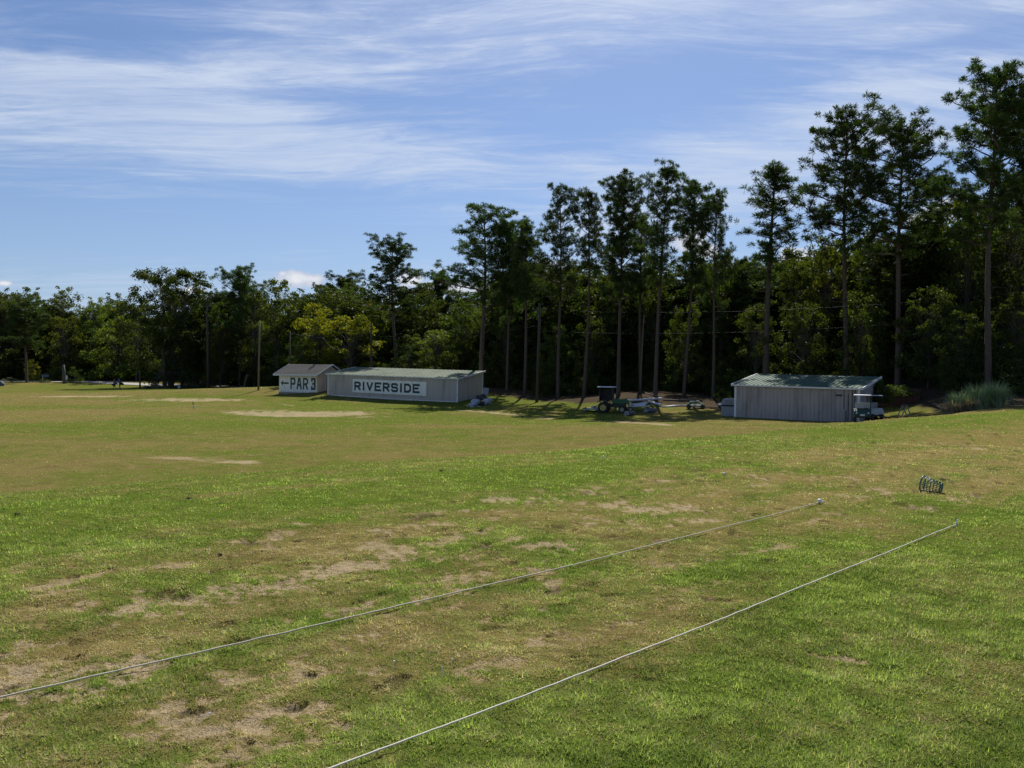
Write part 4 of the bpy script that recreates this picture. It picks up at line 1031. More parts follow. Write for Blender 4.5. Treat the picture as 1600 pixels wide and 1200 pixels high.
# ---- golf balls, tees and turf clumps
def ball(px, py, label):
    h = hit(px, py); mb = MB(); n = 12
    mb.lathe([(max(.0002, .0214 * math.sin(math.pi * i / n)), -.0214 * math.cos(math.pi * i / n)) for i in range(n + 1)], 'Z', 18)
    o = mb.build('golf_ball', M_ball, None, True, h + Vector((0, 0, .026)))
    tag(o, label, 'golf ball', 'golf balls left on the turf')
ball(1131, 743, 'white golf ball on the worn turf beyond the far end of the dirty rope')
ball(943, 716, 'white golf ball on the green band near the far edge of the tee')
ball(377, 738.5, 'white golf ball lying at the foot of the slope on the left')
def tee_peg(px, py, label, a, b):
    h = hit(px, py); d = Vector((math.cos(a) * math.cos(b), math.sin(a) * math.cos(b), math.sin(b)))
    o = MB().path([(0, 0, 0), d * .045, d * .055, d * .058], [.0015, .0022, .0055, .005], 8).build('golf_tee', M_ball, None, True, h + Vector((0, 0, .012)))
    tag(o, label, 'golf tee', 'golf tees left in the turf')
for a_ in ((309, 1129, 'broken white golf tee lying in the grass near the lower left', .5, .25), (704, 1051, 'white golf tee stuck upright between the ropes, middle one of three', 1, 1.3),
           (692, 1064, 'white golf tee between the ropes, lowest of three', 2, 1.2), (612, 1053, 'white golf tee between the ropes, leftmost of three', .2, 1.35),
           (573, 958, 'white golf tee right beside the dirty rope', 1, 1.4), (1168, 765, 'white golf tee on the worn turf near the lone ball', .3, 1.0)): tee_peg(*a_)
M_soil = paint('turf_clump', (.075, .06, .035), .95, dirt=.7, scale=40, dirtcol=(.10, .13, .04), bump=.8)
def clump(px, py, s_, label, seed):
    h = hit(px, py); rg = random.Random(seed); mb = MB()
    nu, nv = 12, 7; V = []
    for i in range(nv + 1):
        for k in range(nu):
            a = 2 * math.pi * k / nu; ph = math.pi * i / nv; rr_2 = s_ * rg.uniform(.7, 1.3)
            V.append((math.cos(a) * math.sin(ph) * rr_2, math.sin(a) * math.sin(ph) * rr_2 * .7, math.cos(ph) * rr_2 * .42))
    mb.add(V, [(i * nu + k, i * nu + (k + 1) % nu, (i + 1) * nu + (k + 1) % nu, (i + 1) * nu + k) for i in range(nv) for k in range(nu)])
    for j in range(14):
        a = rg.uniform(0, 6.28); q = Vector((math.cos(a) * s_ * .8, math.sin(a) * s_ * .6, .0)); t_ = q * rg.uniform(1.2, 2) + Vector((0, 0, rg.uniform(0, s_)))
        mb.add([q, q + Vector((.004, 0, 0)), t_], [(0, 1, 2)])
    tag(mb.build('turf_clump', M_soil, None, False, h + Vector((0, 0, s_ * .3))), label, 'divot', 'loose clumps of turf')
clump(1473, 751, .04, 'dark clump of torn turf lying just behind the wire ball basket', 1)
clump(295, 780, .03, 'dark clump of turf on the pale strip left of centre', 2)
clump(344, 870, .018, 'dark clump of turf in the worn grass left of centre', 3)
clump(27, 806, .028, 'dark clump of turf at the far left on the green bank', 4)
clump(689, 737, .04, 'dark reddish clump of turf where the green band meets the worn turf', 5)
# ---- wire ball basket lying on its side
h = hit(1456, 769.5)
bk = thing('ball_basket', 'green wire range ball basket lying on its side in the worn grass', 'basket', h)
ax = Vector((.72, -.69, -.0)).normalized()
q = Vector((1, 0, 0)).rotation_difference(ax)
RB, RS, LB = .110, .070, .25
tilt = Matrix.Translation((-ax.x * LB * .5, -ax.y * LB * .5, RB + .006)) @ q.to_matrix().to_4x4() @ Matrix.Rotation(math.atan((RB - RS) / LB), 4, 'Y')
def ringp(r, x, n=28): return [(x, r * math.cos(2 * math.pi * k / n), r * math.sin(2 * math.pi * k / n)) for k in range(n + 1)]
rw = MB()
for k in range(7):
    f = k / 6; rr2 = RB + (RS - RB) * f
    if k not in (0, 6): rw.path(ringp(rr2, LB * f), .0042, 5, False, tilt)
rw.build('hoop', M_bask, bk, True)['kind'] = 'stuff'
MB().path(ringp(RB, 0), .010, 6, False, tilt).build('rim', M_bask, bk, True)
MB().path(ringp(RS, LB), .007, 6, False, tilt).build('base_ring', M_bask, bk, True)
lw = MB()
for k in range(20):
    a = 2 * math.pi * k / 20
    lw.path([(0, RB * math.cos(a), RB * math.sin(a)), (LB, RS * math.cos(a), RS * math.sin(a))], .0038, 5, True, tilt)
o = lw.build('upright_wires', M_bask, bk, True); o['kind'] = 'stuff'
gw = MB()
for k in range(-3, 4):
    c_ = k * RS / 4; hh = math.sqrt(RS * RS - c_ * c_)
    gw.path([(LB, c_, -hh), (LB, c_, hh)], .004, 5, True, tilt); gw.path([(LB + .004, -hh, c_), (LB + .004, hh, c_)], .004, 5, True, tilt)
o = gw.build('base_grid', M_bask, bk, True); o['kind'] = 'stuff'
MB().path([(0.0, RB * math.cos(a), RB * math.sin(a)) if 0 else (-.02 - .05 * math.sin(a), RB * math.cos(a), -abs(RB * .9 * math.sin(a)) * .6) for a in [math.pi * i / 16 for i in range(17)]], .0035, 6, True, tilt).build('handle', M_bask, bk, True)

# ---- tractor with canopy
def heading(v): return math.atan2(v[1], v[0])
tb = G(957, 74)
tr = thing('tractor', 'green utility tractor with a sun canopy and yellow wheels parked before the pines', 'tractor', tb, R(-16))
for (x, y, r, wd, rm) in ((-.75, -.62, .46, .34, M_yel), (-.75, .62, .46, .34, M_yel), (.92, -.52, .31, .22, M_rim), (.92, .52, .31, .22, M_rim)): wheel(tr, (x, y, r), r, wd, rm)
MB().box((.45, 0, .62), (1.5, .42, .34)).box((-.6, 0, .62), (.8, .55, .42)).box((.92, 0, .33), (.14, .9, .12)).box((-.75, 0, .46), (.14, 1.1, .14)).build('chassis', M_dark, tr, bevel=.02)
MB().prism([(.0, .80), (1.38, .78), (1.42, .86), (1.40, 1.10), (1.30, 1.17), (.1, 1.24), (.0, 1.20)], -.30, .30).build('hood', M_gtrac, tr, bevel=.04)
MB().prism([(1.43, .62), (1.47, .64), (1.46, 1.04), (1.43, 1.06)], -.24, .24).build('grille', M_blackp, tr)
for y in (-.17, .17): MB().lathe([(.001, .0), (.055, -.003), (.06, -.03)], 'X', 12, None, (1.485, y, .95)).build('headlight', M_white, tr, True)
for y in (-.62, .62):
    MB().prism([(-1.28, .92), (-1.2, 1.02), (-.95, 1.10), (-.5, 1.08), (-.22, .85), (-.26, .83), (-.52, 1.03), (-.95, 1.05), (-1.17, .98), (-1.24, .90)], y - .2, y + .2).build('fender', M_gtrac, tr)
MB().box((-.62, 0, 1.02), (.46, .5, .12)).box((-.84, 0, 1.28), (.10, .48, .42)).build('seat', M_blackp, tr, bevel=.03)
MB().path([(.0, 0, 1.15), (-.14, 0, 1.38)], .02, 6).path([(-.14 + .06 * math.cos(a) , .19 * math.sin(a), 1.38 + .10 * math.cos(a)) for a in [2 * math.pi * i / 16 for i in range(17)]], .015, 5, False).build('steering_wheel', M_blackp, tr)
for x, y in ((-1.12, -.48), (-1.12, .48), (.02, -.48), (.02, .48)): MB().path([(x, y, .95), (x * .97, y, 2.24)], .028, 6).build('canopy_post', M_dark, tr)
MB().box((-.53, 0, 2.28), (1.62, 1.36, .09), None, (.9, .86)).build('canopy', M_canopy, tr, bevel=.03)
MB().box((-1.13, 0, 1.62), (.02, .94, 1.18)).box((-.55, .49, 1.62), (1.1, .02, 1.18)).box((.0, 0, 1.75), (.02, .92, .9)).build('curtain', paint('curtain', (.06, .055, .06), .8, dirt=.3), tr)
MB().path([(.55, -.2, 1.2), (.55, -.2, 1.75)], .025, 8).build('exhaust', M_dark, tr)
# ---- finishing mower behind the tractor
g_ = G(926, 75)
mw = thing('mower_deck', 'pale green finishing mower deck on the grass left of the tractor', 'mower', g_, R(-14))
M_pg = paint('pale_green', (.30, .38, .30), .6, dirt=.5)
MB().box((0, 0, .24), (1.15, 1.3, .16), None, (.9, .9)).build('deck', M_pg, mw, bevel=.03)
MB().box((.05, 0, .40), (.30, .35, .18)).path([(.1, 0, .4), (.65, 0, .62)], .035, 6).box((.2, -.4, .42), (.2, .2, .16)).box((.2, .4, .42), (.2, .2, .16)).build('gearbox', M_grey, mw, bevel=.02)
for x, y in ((-.70, -.5), (-.70, .5), (.66, -.5), (.66, .5)): wheel(mw, (x, y, .16), .16, .10, M_white, 'caster_wheel')
MB().path([(.5, -.3, .3), (.75, 0, .85), (.5, .3, .3)], .03, 6).build('hitch', M_dark, mw)
# ---- roller units and frame
def roller(px, D, rz, lb):
    g = G(px, D); e_ = thing('mower_roller', lb, 'roller', g, rz, 'roller mower units beside the tractor')
    MB().lathe([(.001, -.52), (.17, -.52), (.18, -.50), (.18, .50), (.17, .52), (.001, .52)], 'Y', 20, None, (0, 0, .19)).build('drum', M_bluegrey, e_, True)
    for y in (-.56, .56): MB().prism([(-.26, .06), (.22, .06), (.26, .22), (.1, .40), (-.16, .40)], y - .012, y + .012).build('side_plate', M_grey, e_)
    MB().path([(-.1, -.56, .38), (-.1, .56, .38)], .03, 6).path([(-.1, 0, .38), (.35, 0, .45)], .03, 6).build('cross_bar', M_dark, e_)
    for k in range(5):
        pass
    rl_ = MB().lathe([(.001, -.46), (.06, -.46), (.06, .46), (.001, .46)], 'Y', 12, None, (-.30, 0, .09)); rl_.build('front_roller', M_dark, e_, True)
    return e_
roller(984, 70.5, R(-38), 'nearer blue grey cylindrical mower roller, right by the tractor front wheel')
roller(1016, 72.5, R(-55), 'farther blue grey cylindrical mower roller, right of the white implement frame')
g_ = G(998, 74)
fr = thing('implement_frame', 'white painted implement frame with dark wheels between the two rollers', 'implement frame', g_, R(-12))
MB().path([(-.95, -.4, .42), (.95, -.4, .50)], .05, 6).path([(-.95, .5, .40), (.95, .5, .48)], .05, 6).path([(-.9, -.4, .42), (-.9, .5, .40)], .05, 6).path([(.0, -.4, .46), (.0, .5, .44)], .05, 6).path([(.9, -.4, .50), (.9, .5, .48)], .05, 6).build('frame', M_white, fr)
MB().add([(-.5, -.35, .50), (.55, -.45, .56), (.75, .3, .80), (-.3, .4, .62)], [(0, 1, 2, 3)]).add([(-.5, -.35, .47), (.55, -.45, .53), (.75, .3, .77), (-.3, .4, .59)], [(3, 2, 1, 0)]).build('cover_plate', M_white, fr)
for x in (-.7, .8): wheel(fr, (x, -.55, .2), .2, .14, M_rim)
MB().path([(.9, 0, .5), (1.5, -.1, .3)], .04, 6).build('drawbar', M_dark, fr)
# ---- pipes, posts and scrap on the grass in front of the wood
def pipe(name, px0, D0, px1, D1, r, lb, mat, lift=.08, cat='pipe', grp=None, lift2=None):
    a = G(px0, D0, lift); b = G(px1, D1, lift if lift2 is None else lift2); m_ = (a + b) / 2
    pts = [a - m_, (a - m_) * .3 + Vector((0, 0, -.02)), (b - m_) * .4 + Vector((0, 0, .02)), b - m_]
    tag(MB().path(pts, r, 8).build(name, mat, None, True, m_), lb, cat, grp)
g1 = 'pale pipes lying in front of the wood'
pipe('pipe', 981, 79, 1034, 79.5, .11, 'thick white pipe lying behind the tractor nose', M_white, .30, 'pipe', g1)
pipe('pipe', 984, 77.5, 1012, 78.3, .09, 'short white pipe nearest the tractor front wheel', M_white, .12, 'pipe', g1)
pipe('pipe', 1014, 79, 1033, 76.5, .12, 'white pipe slanting toward the viewer right of the frame', M_white, .14, 'pipe', g1)
pipe('pipe', 1034, 76, 1062, 76, .07, 'thin white pipe right of the farther roller', M_white, .07, 'pipe', g1)
pipe('pipe', 1062, 76, 1098, 75, .06, 'thin white pipe leading to the scrap implement', M_grey, .10, 'pipe', g1)
pipe('fallen_branch', 1008, 83, 1034, 81.5, .07, 'pale fallen branch lying on the leaf litter', M_wood, .4, 'branch', None, .12)
pipe('timber', 1036, 80, 1090, 79, .08, 'dark timber lying on the leaf litter behind the pipes', M_wood, .10, 'timber')
pipe('timber', 1122, 72, 1142, 70, .10, 'short pale timber sticking out left of the domed grey box', M_white, .5, 'timber')
g_ = G(1085, 74)
sc_ = thing('scrap_implement', 'green grey scrap implement with a hooped frame on the grass', 'implement', g_, R(-10))
MB().box((0, 0, .26), (1.5, .7, .14)).path([(-.7, 0, .3), (-.4, 0, .62), (.3, 0, .68), (.8, 0, .35)], .05, 6).path([(-.7, -.3, .3), (-.1, -.3, .5), (.8, -.3, .35)], .04, 6).build('frame', M_pg, sc_)
for x in (-.5, .7): wheel(sc_, (x, -.42, .2), .2, .12, M_dark)
# domed storage box
g_ = G(1140.5, 66)
bx = thing('storage_box', 'light grey plastic storage box with a domed lid left of the right shed', 'box', g_, R(-30))
M_plas = paint('grey_plastic', (.30, .32, .36), .5, dirt=.25)
MB().box((0, 0, .38), (1.15, .9, .80), None, (1.05, 1.05)).build('tub', M_plas, bx, bevel=.03)
MB().box((0, 0, .81), (1.28, 1.02, .09)).build('rim', M_dark, bx, bevel=.02)
MB().prism([(-.60, .87), (.60, .87), (.57, 1.12), (.46, 1.32), (.28, 1.40), (-.28, 1.40), (-.46, 1.32), (-.57, 1.12)], -.46, .46).build('lid', M_plas, bx, bevel=.03)
MB().box((0, -.475, 1.10), (.5, .02, .28)).build('lid_panel', M_grey, bx)
# ---- golf carts
def cart(px, D, rz, lb, body, seatm):
    g = G(px, D); e_ = thing('golf_cart', lb, 'golf cart', g, rz, 'golf carts beside the right shed')
    for x in (-.80, .80):
        for y in (-.46, .46): wheel(e_, (x, y, .22), .22, .18, M_grey)
    MB().prism([(-1.15, .30), (1.05, .30), (1.05, .42), (.5, .42), (.1, .42), (.02, .70), (-1.15, .74)], -.52, .52).build('body', body, e_, bevel=.03)
    MB().prism([(.62, .40), (1.18, .34), (1.24, .52), (1.12, .74), (.82, .92), (.70, .90)], -.54, .54).build('cowl', body, e_, bevel=.05)
    MB().box((1.255, 0, .42), (.05, 1.0, .12)).build('bumper', M_blackp, e_, bevel=.01)
    for y in (-.36, .36): MB().lathe([(.001, .02), (.06, .015), (.065, -.03)], 'X', 12, None, (1.19, y, .62)).build('headlight', M_white, e_, True)
    MB().box((-.22, 0, .79), (.52, .98, .12)).build('seat', seatm, e_, bevel=.04)
    MB().box((-.50, 0, 1.08), (.12, .98, .40)).build('backrest', seatm, e_, bevel=.04)
    MB().box((.0, 0, 1.80), (1.75, 1.12, .055), None, (.97, .95)).build('canopy', M_canopy, e_, bevel=.02)
    for x, y, x2 in ((.78, -.5, .70), (.78, .5, .70), (-.62, -.5, -.66), (-.62, .5, -.66)): MB().path([(x, y, .85), (x2, y, 1.79)], .018, 6).build('canopy_post', M_dark, e_)
    MB().path([(.62, .25, .85), (.42, .25, 1.02)], .02, 6).path([(.42 + .05 * math.cos(a), .25 + .16 * math.sin(a), 1.02 + .10 * math.cos(a)) for a in [2 * math.pi * i / 14 for i in range(15)]], .013, 5, False).build('steering_wheel', M_blackp, e_)
    MB().box((1.285, 0, .50), (.012, .30, .12)).build('plate', M_white, e_)
    MB().box((-.98, 0, .86), (.36, .9, .26)).build('bag_well', M_blackp, e_, bevel=.02)
M_cg = paint('cart_green', (.015, .055, .042), .3, dirt=.15, spec=.6); M_cw = paint('cart_cream', (.55, .53, .46), .4, dirt=.2)
M_seat = paint('seat_white', (.50, .48, .44), .6, dirt=.2)
cart(1347, 56.2, R(-112), 'dark green golf cart with a pale canopy backed against the right end of the shed', M_cg, M_seat)
cart(1362, 60.5, R(-100), 'second golf cart parked in the shade behind the dark green golf cart', M_cw, M_seat)
# ---- rusty container, A frame, junk
g_ = G(1392, 66)
rc = thing('rusty_container', 'low rusty red steel container overgrown with creeper right of the golf carts', 'container', g_, R(-10))
M_rust = paint('rusty_red', (.10, .038, .028), .9, dirt=.7, scale=2.5, dirtcol=(.07, .045, .035), bump=.5)
MB().box((.35, .8, .62), (3.6, 1.6, 1.30)).build('hull', M_rust, rc, bevel=.02)
for k in range(9): MB().box((-1.35 + k * .425, -.03, .62), (.07, .06, 1.2)).build('rib', M_rust, rc)
MB().box((.35, -.05, 1.30), (3.7, .1, .1)).build('rim', M_rust, rc)
def creeper(name, lb, cat, ctr, rad_, n, size, mat, seed, parent=None):
    rg = np.random.RandomState(seed)
    d = rg.normal(0, 1, (n, 3)); d /= np.linalg.norm(d, axis=1)[:, None]; d[:, 2] = np.abs(d[:, 2]) * .9 - .15
    lump = 1 + .5 * (vnoise(d[:, 0] * 2.5 + 5, d[:, 1] * 2.5 + d[:, 2] * 2 + 5, seed) - .5)
    C = d * (rg.uniform(.3, 1, n) ** .4 * lump)[:, None] * np.array(rad_)
    me = mesh_np(name, leaf_quads(C, size, rg, .3, .6), qfaces(n), {'tint': np.repeat(rg.uniform(0, 1, n), 4)})
    o = link(name, me, mat, None, ctr)
    return tag(o, lb, cat)
creeper('creeper', 'tangled dark creeper covering the top of the rusty container', 'creeper', g_ + Vector((.2, .3, .95)), (2.2, 1.25, 1.0), 4200, .13, M_leafd, 4)
creeper('creeper', 'dark creeper hanging over the back right corner of the right shed', 'creeper', sl_ + dd_ * 9.5 + Vector((.602, .799, 0)) * 4.2 + Vector((0, 0, 1.5)), (.8, 1.1, 1.9), 3000, .14, M_leafd, 5)
g_ = G(1413, 60)
af = thing('a_frame', 'bare wooden A frame trestle standing on the slope right of the golf carts', 'trestle', g_, R(8))
for y in (-.25, .25):
    MB().path([(-.40, y, 0), (0, y, .86)], .04, 5).build('leg', M_woodp, af); MB().path([(.40, y, 0), (.0, y, .86)], .04, 5).build('leg', M_woodp, af)
MB().box((0, 0, .88), (.10, .8, .09)).build('beam', M_wood, af)
# junk bags by the long shed
M_bagw = paint('bag_pale', (.40, .42, .47), .5, dirt=.4, scale=5, dirtcol=(.15, .15, .16), bump=.6)
M_bagd = paint('bag_black', (.03, .03, .034), .4, dirt=.2, scale=5, bump=.6)
def bag(px, D, dz, s_, mat, lb, seed):
    rg = random.Random(seed); g = G(px, D); V = []; nu, nv = 16, 10
    for i in range(nv + 1):
        for k in range(nu):
            a = 2 * math.pi * k / nu; ph = math.pi * i / nv
            r_ = 1 + .22 * math.sin(a * 3 + seed) * math.sin(ph * 2) + rg.uniform(-.10, .10)
            V.append((math.cos(a) * math.sin(ph) * r_ * s_[0], math.sin(a) * math.sin(ph) * r_ * s_[1], max(-.72, math.cos(ph) * r_) * s_[2]))
    mb = MB().add(V, [(i * nu + k, (i + 1) * nu + k, (i + 1) * nu + (k + 1) % nu, i * nu + (k + 1) % nu) for i in range(nv) for k in range(nu)])
    e_ = mb.build('rubbish_bag', mat, None, False, g + Vector((0, 0, dz + s_[2] * .7)), (0, 0, seed))
    tag(e_, lb, 'bag', 'rubbish heap at the corner of the long shed')
bag(744, 88, 0, (.62, .5, .42), M_bagw, 'largest pale bag in the rubbish heap by the long shed corner', 1)
bag(735.5, 87.5, 0, (.40, .35, .20), M_bagw, 'low pale bag at the left end of the rubbish heap', 2)
bag(751.5, 88, 0, (.42, .4, .26), M_bagd, 'black bag between the pale bags of the rubbish heap', 3)
bag(761, 88.5, .05, (.50, .4, .36), M_bagw, 'pale grey bag at the right of the rubbish heap', 4)
bag(754, 89.5, .45, (.45, .4, .38), M_bagd, 'black bag on top of the middle of the rubbish heap', 5)
bag(765.5, 89, .35, (.28, .25, .20), M_bagw, 'small white bag on top of the right end of the rubbish heap', 6)
bag(748, 90, .35, (.35, .3, .35), M_bagd, 'black bag leaning against the shed wall in the rubbish heap', 7)
g_ = G(756, 90.5)
tag(MB().box((0, 0, 1.25), (.62, .03, .95)).box((-.2, 0, .45), (.04, .04, .9)).build('sheet_panel', M_grey, None, False, g_, (R(-8), R(6), R(-20)), .005), 'upright pale sheet panel stuck in the rubbish heap against the shed corner', 'panel')
for px, D, sx, lb in ((738, 86.5, 1.0, 'left white board lying at the front of the rubbish heap'), (748, 86.3, .8, 'right white board lying at the front of the rubbish heap')):
    tag(MB().box((0, 0, .04), (sx * .45, .18, .05)).build('board', M_white, None, False, G(px, D), (0, 0, R(-10)), .005), lb, 'board')
# ---- poles
def pole(px, D, tx, ty, r, mat, lb, cat='pole', name='light_pole', extra=None):
    g = G(px, D); tp = P(tx, ty, D); e_ = thing(name, lb, cat, g); q = tp - g
    MB().path([(0, 0, -.5), q * .5, q], [r * 1.15, r, r * .75], 10).build('shaft', mat, e_, True)
    if extra: extra(e_, q)
    return e_, g, tp
def cap_fit(e_, q): MB().box((q.x, q.y, q.z + .05), (.4, .25, .2)).build('lamp_head', M_dark, e_, bevel=.03)
def arm_fit(e_, q):
    MB().box((q.x, q.y, q.z - .7), (1.6, .12, .12)).build('crossarm', M_woodd, e_)
    for x in (-.7, 0, .7): MB().lathe([(.001, .12), (.05, .10), (.06, 0), (.03, -.06)], 'Z', 10, None, (q.x + x, q.y, q.z - .58)).build('insulator', M_grey, e_, True)
_, ug, ut = pole(838.7, 90, 843.3, 474, .15, M_woodd, 'tall dark wooden utility pole among the pines right of the long shed', 'utility pole', 'utility_pole', arm_fit)
pole(325.5, 142, 323.5, 476, .20, M_woodd, 'tall slim black light pole on the left field right of the huge tree', extra=cap_fit)
pole(403.7, 112, 405.6, 500, .12, M_wood, 'brown wooden pole standing just left of the PAR 3 hut', 'pole', 'netting_pole')
_, g1_, t1_ = pole(453, 117, 453, 517, .11, M_woodd, 'thin dark netting pole rising behind the PAR 3 hut roof', 'pole', 'netting_pole')
_, g2_, t2_ = pole(580.5, 110, 580, 504, .13, M_woodd, 'dark netting pole rising behind the middle of the long shed', 'pole', 'netting_pole')
pole(219, 143, 218, 578, .14, M_woodd, 'short dark post left of the brush pile', 'post', 'post')
pole(381, 142, 386, 585, .14, M_wood, 'short pale post leaning right of the black light pole', 'post', 'leaning_post')
pole(1000, 88, 1006, 492, .08, M_wood, 'slender bare dead trunk left of the leaning pine', 'dead tree', 'dead_trunk')
pole(638, 118, 639, 560, .10, M_woodd, 'dark short pole in the shade behind the long shed', 'pole', 'netting_pole')
pp, _, _ = pole(101, 163, 99, 570, .30, paint('post_pale', (.11, .10, .09), .9, dirt=.4), 'thick pale post by the road at the left edge of the field', 'post', 'road_post')
MB().box((.55, -.32, 1.2), (.32, .04, .8)).build('notice', M_white, pp)
g_ = G(69, 166); sp_ = thing('road_sign', 'small blue sign on a thin white post beside the far road', 'sign', g_)
MB().path([(-.3, 0, 0), (-.3, 0, 1.3)], .05, 6).build('post', M_white, sp_); MB().box((.2, -.06, 1.4), (1.5, .04, .5)).build('sign_board', paint('sign_blue', (.06, .10, .16), .5), sp_)
# sagging net line and wires
def wire(name, a, b, sag, r, lb, cat, mat=None, via=None):
    pts = []
    nodes = [a] + (via or []) + [b]
    for p, q_ in zip(nodes[:-1], nodes[1:]):
        for i in range(12):
            f = i / 12; v = p.lerp(q_, f); v.z -= sag * 4 * f * (1 - f); pts.append(v)
    pts.append(nodes[-1])
    tag(MB().path(pts, r, 5).build(name, mat or M_dark, None, True), lb, cat)
wire('net_rope', t1_ - Vector((0, 0, .3)), t2_, .12, .03, 'dark torn net rope sagging between the two thin poles behind the sheds', 'rope', via=[P(505, 528, 115), P(522, 546, 114), P(545, 540, 113)])
wire('power_line', ut - Vector((0, 0, .7)), P(1700, 446, 66), 1.0, .008, 'upper thin power line running right from the utility pole across the pines', 'power line')
wire('power_line', P(560, 524, 100), ut - Vector((.0, 0, 2.4)), .5, .008, 'thin power line running left from the utility pole', 'power line')
wire('power_line', ut - Vector((0, 0, 3.0)), P(1700, 478, 66), 1.0, .008, 'lower thin power line running right from the utility pole across the pines', 'power line')
# ---- small things on the left field
g_ = hit(302, 638)
mk_ = thing('range_marker', 'small dark flag on a short stick in the middle of the left field', 'marker', g_)
MB().path([(0, 0, -.05), (-.06, 0, .72)], .015, 6).build('stick', M_woodd, mk_); MB().add([(-.06, 0, .72), (-.045, 0, .35), (.07, .02, .40)], [(0, 1, 2)]).add([(-.06, .02, .72), (-.045, .02, .35), (.07, .04, .40)], [(2, 1, 0)]).build('flag', M_blackp, mk_)
MB().box((.10, 0, .10), (.14, .08, .22), None, (.6, .6)).build('base', M_white, mk_)
g_ = G(0, 150)
V = []; rg_ = random.Random(3)
for i in range(9):
    for k in range(16):
        a = 2 * math.pi * k / 16; ph = math.pi * .55 * i / 8; r_ = rg_.uniform(.9, 1.1)
        V.append((math.cos(a) * math.sin(ph) * r_ * .75, math.sin(a) * math.sin(ph) * r_ * .7, math.cos(ph) * r_ * .95))
tag(MB().add(V, [(i * 16 + k, (i + 1) * 16 + k, (i + 1) * 16 + (k + 1) % 16, i * 16 + (k + 1) % 16) for i in range(8) for k in range(16)]).build('boulder', paint('boulder', (.10, .11, .13), .9, dirt=.5, bump=.5), None, True, g_), 'dark grey boulder at the extreme left edge of the field', 'boulder')
g_ = G(280, 146)
tag(MB().lathe([(.001, 0), (.20, 0), (.24, .55), (.22, .55), (.19, .05)], 'Z', 14).build('bucket', M_white, None, True, g_), 'small white bucket at the foot of the huge dark tree', 'bucket')
lp = thing('brush_pile', 'low pile of cut logs and branches under the huge dark tree', 'log pile', G(244, 147))
rg_ = random.Random(9)
for k in range(34):
    x = rg_.uniform(-2.3, 2.1); y = rg_.uniform(-.9, .9); L = rg_.uniform(.5, 1.3); a = rg_.uniform(-.5, .5) + rg_.choice((0, 1.57)); z = .12 + rg_.uniform(0, .55) * (1 - abs(x) / 3)
    v = Vector((math.cos(a) * L / 2, math.sin(a) * L / 2, rg_.uniform(-.15, .25))); c_ = Vector((x, y, z)); r_ = rg_.uniform(.05, .13)
    MB().path([c_ - v, c_ + v], [r_, r_ * .8], 7).build('log', M_wood if k % 3 else M_woodd, lp)
for (px, top, D, wp, m_, lb) in ((247, 574, 149, 30, M_leafg, 'pale grey green feathery bush behind the brush pile'), (301, 582, 149, 34, M_leafg, 'pale grey green bush along the road right of the huge tree'),
                                 (322, 588, 151, 26, M_leafg, 'low pale bush beside the base of the black light pole'), (69, 592, 165, 20, M_leaf, 'small bright green shrub under the little blue road sign'),
                                 (352, 597, 150, 18, M_leaf, 'low shrub at the right end of the road'), (18, 588, 170, 28, M_leafg, 'pale twiggy shrub at the far left beyond the boulder')):
    tree('bush', px, top, D, wp, lb, 'bush', None, None, m_)
# ---- clump forming ornamental grass at the right
def tall_grass(px, D, hgt, spread_, n, c0, c1, lb, seed):
    rg = np.random.RandomState(seed); g = G(px, D); seg = 5; hgt *= .95
    a = rg.uniform(0, 2 * np.pi, n); b = rg.uniform(0, 1, n) ** .5 * spread_ * .35; L = hgt * rg.uniform(.6, 1.12, n); out = spread_ * rg.uniform(.25, 1.0, n)
    droop = rg.uniform(.35, 1.0, n) * hgt * (out / spread_)
    V = []; 
    for s_ in range(seg + 1):
        f = s_ / seg; rr_3 = b + out * f ** 1.35; z = L * (f ** .85) - droop * f ** 3; w2 = .022 * (1 - f * .92)
        x = np.cos(a) * rr_3; y = np.sin(a) * rr_3
        V.append(np.stack([np.c_[x - np.sin(a) * w2, y + np.cos(a) * w2, z], np.c_[x + np.sin(a) * w2, y - np.cos(a) * w2, z]], 1))
    V = np.stack(V, 1)                                             # n, seg+1, 2, 3
    idx = np.arange(n * (seg + 1) * 2).reshape(n, seg + 1, 2)
    Fq = np.stack([idx[:, :-1, 0], idx[:, :-1, 1], idx[:, 1:, 1], idx[:, 1:, 0]], -1).reshape(-1, 4)
    me = mesh_np('ornamental_grass', V.reshape(-1, 3), Fq, {'tint': np.repeat(rg.uniform(0, 1, n), (seg + 1) * 2)})
    tag(link('ornamental_grass', me, foliage('reed_%d' % seed, c0, c1, .4, (1.3, 1.4, .6), .1), None, g), lb, 'ornamental grass', 'fountain grass clumps on the right slope')
GR = ((.16, .21, .10), (.48, .54, .34)); TN = ((.16, .12, .08), (.42, .34, .24))
tall_grass(1499, 52.5, 1.75, 1.2, 900, *GR, 'leftmost tall green fountain grass clump on the right slope', 1)
tall_grass(1527, 53, 2.05, 1.25, 1000, *GR, 'tallest middle fountain grass clump on the right slope', 2)
tall_grass(1556, 53.5, 2.1, 1.2, 1000, *GR, 'rightmost green fountain grass clump on the right slope', 3)
tall_grass(1492, 51.2, 1.0, .8, 500, *TN, 'dry tan fountain grass clump at the left foot of the green ones', 4)
tall_grass(1514, 51.5, 1.05, .7, 450, *TN, 'dry tan fountain grass clump at the middle foot of the green ones', 5)
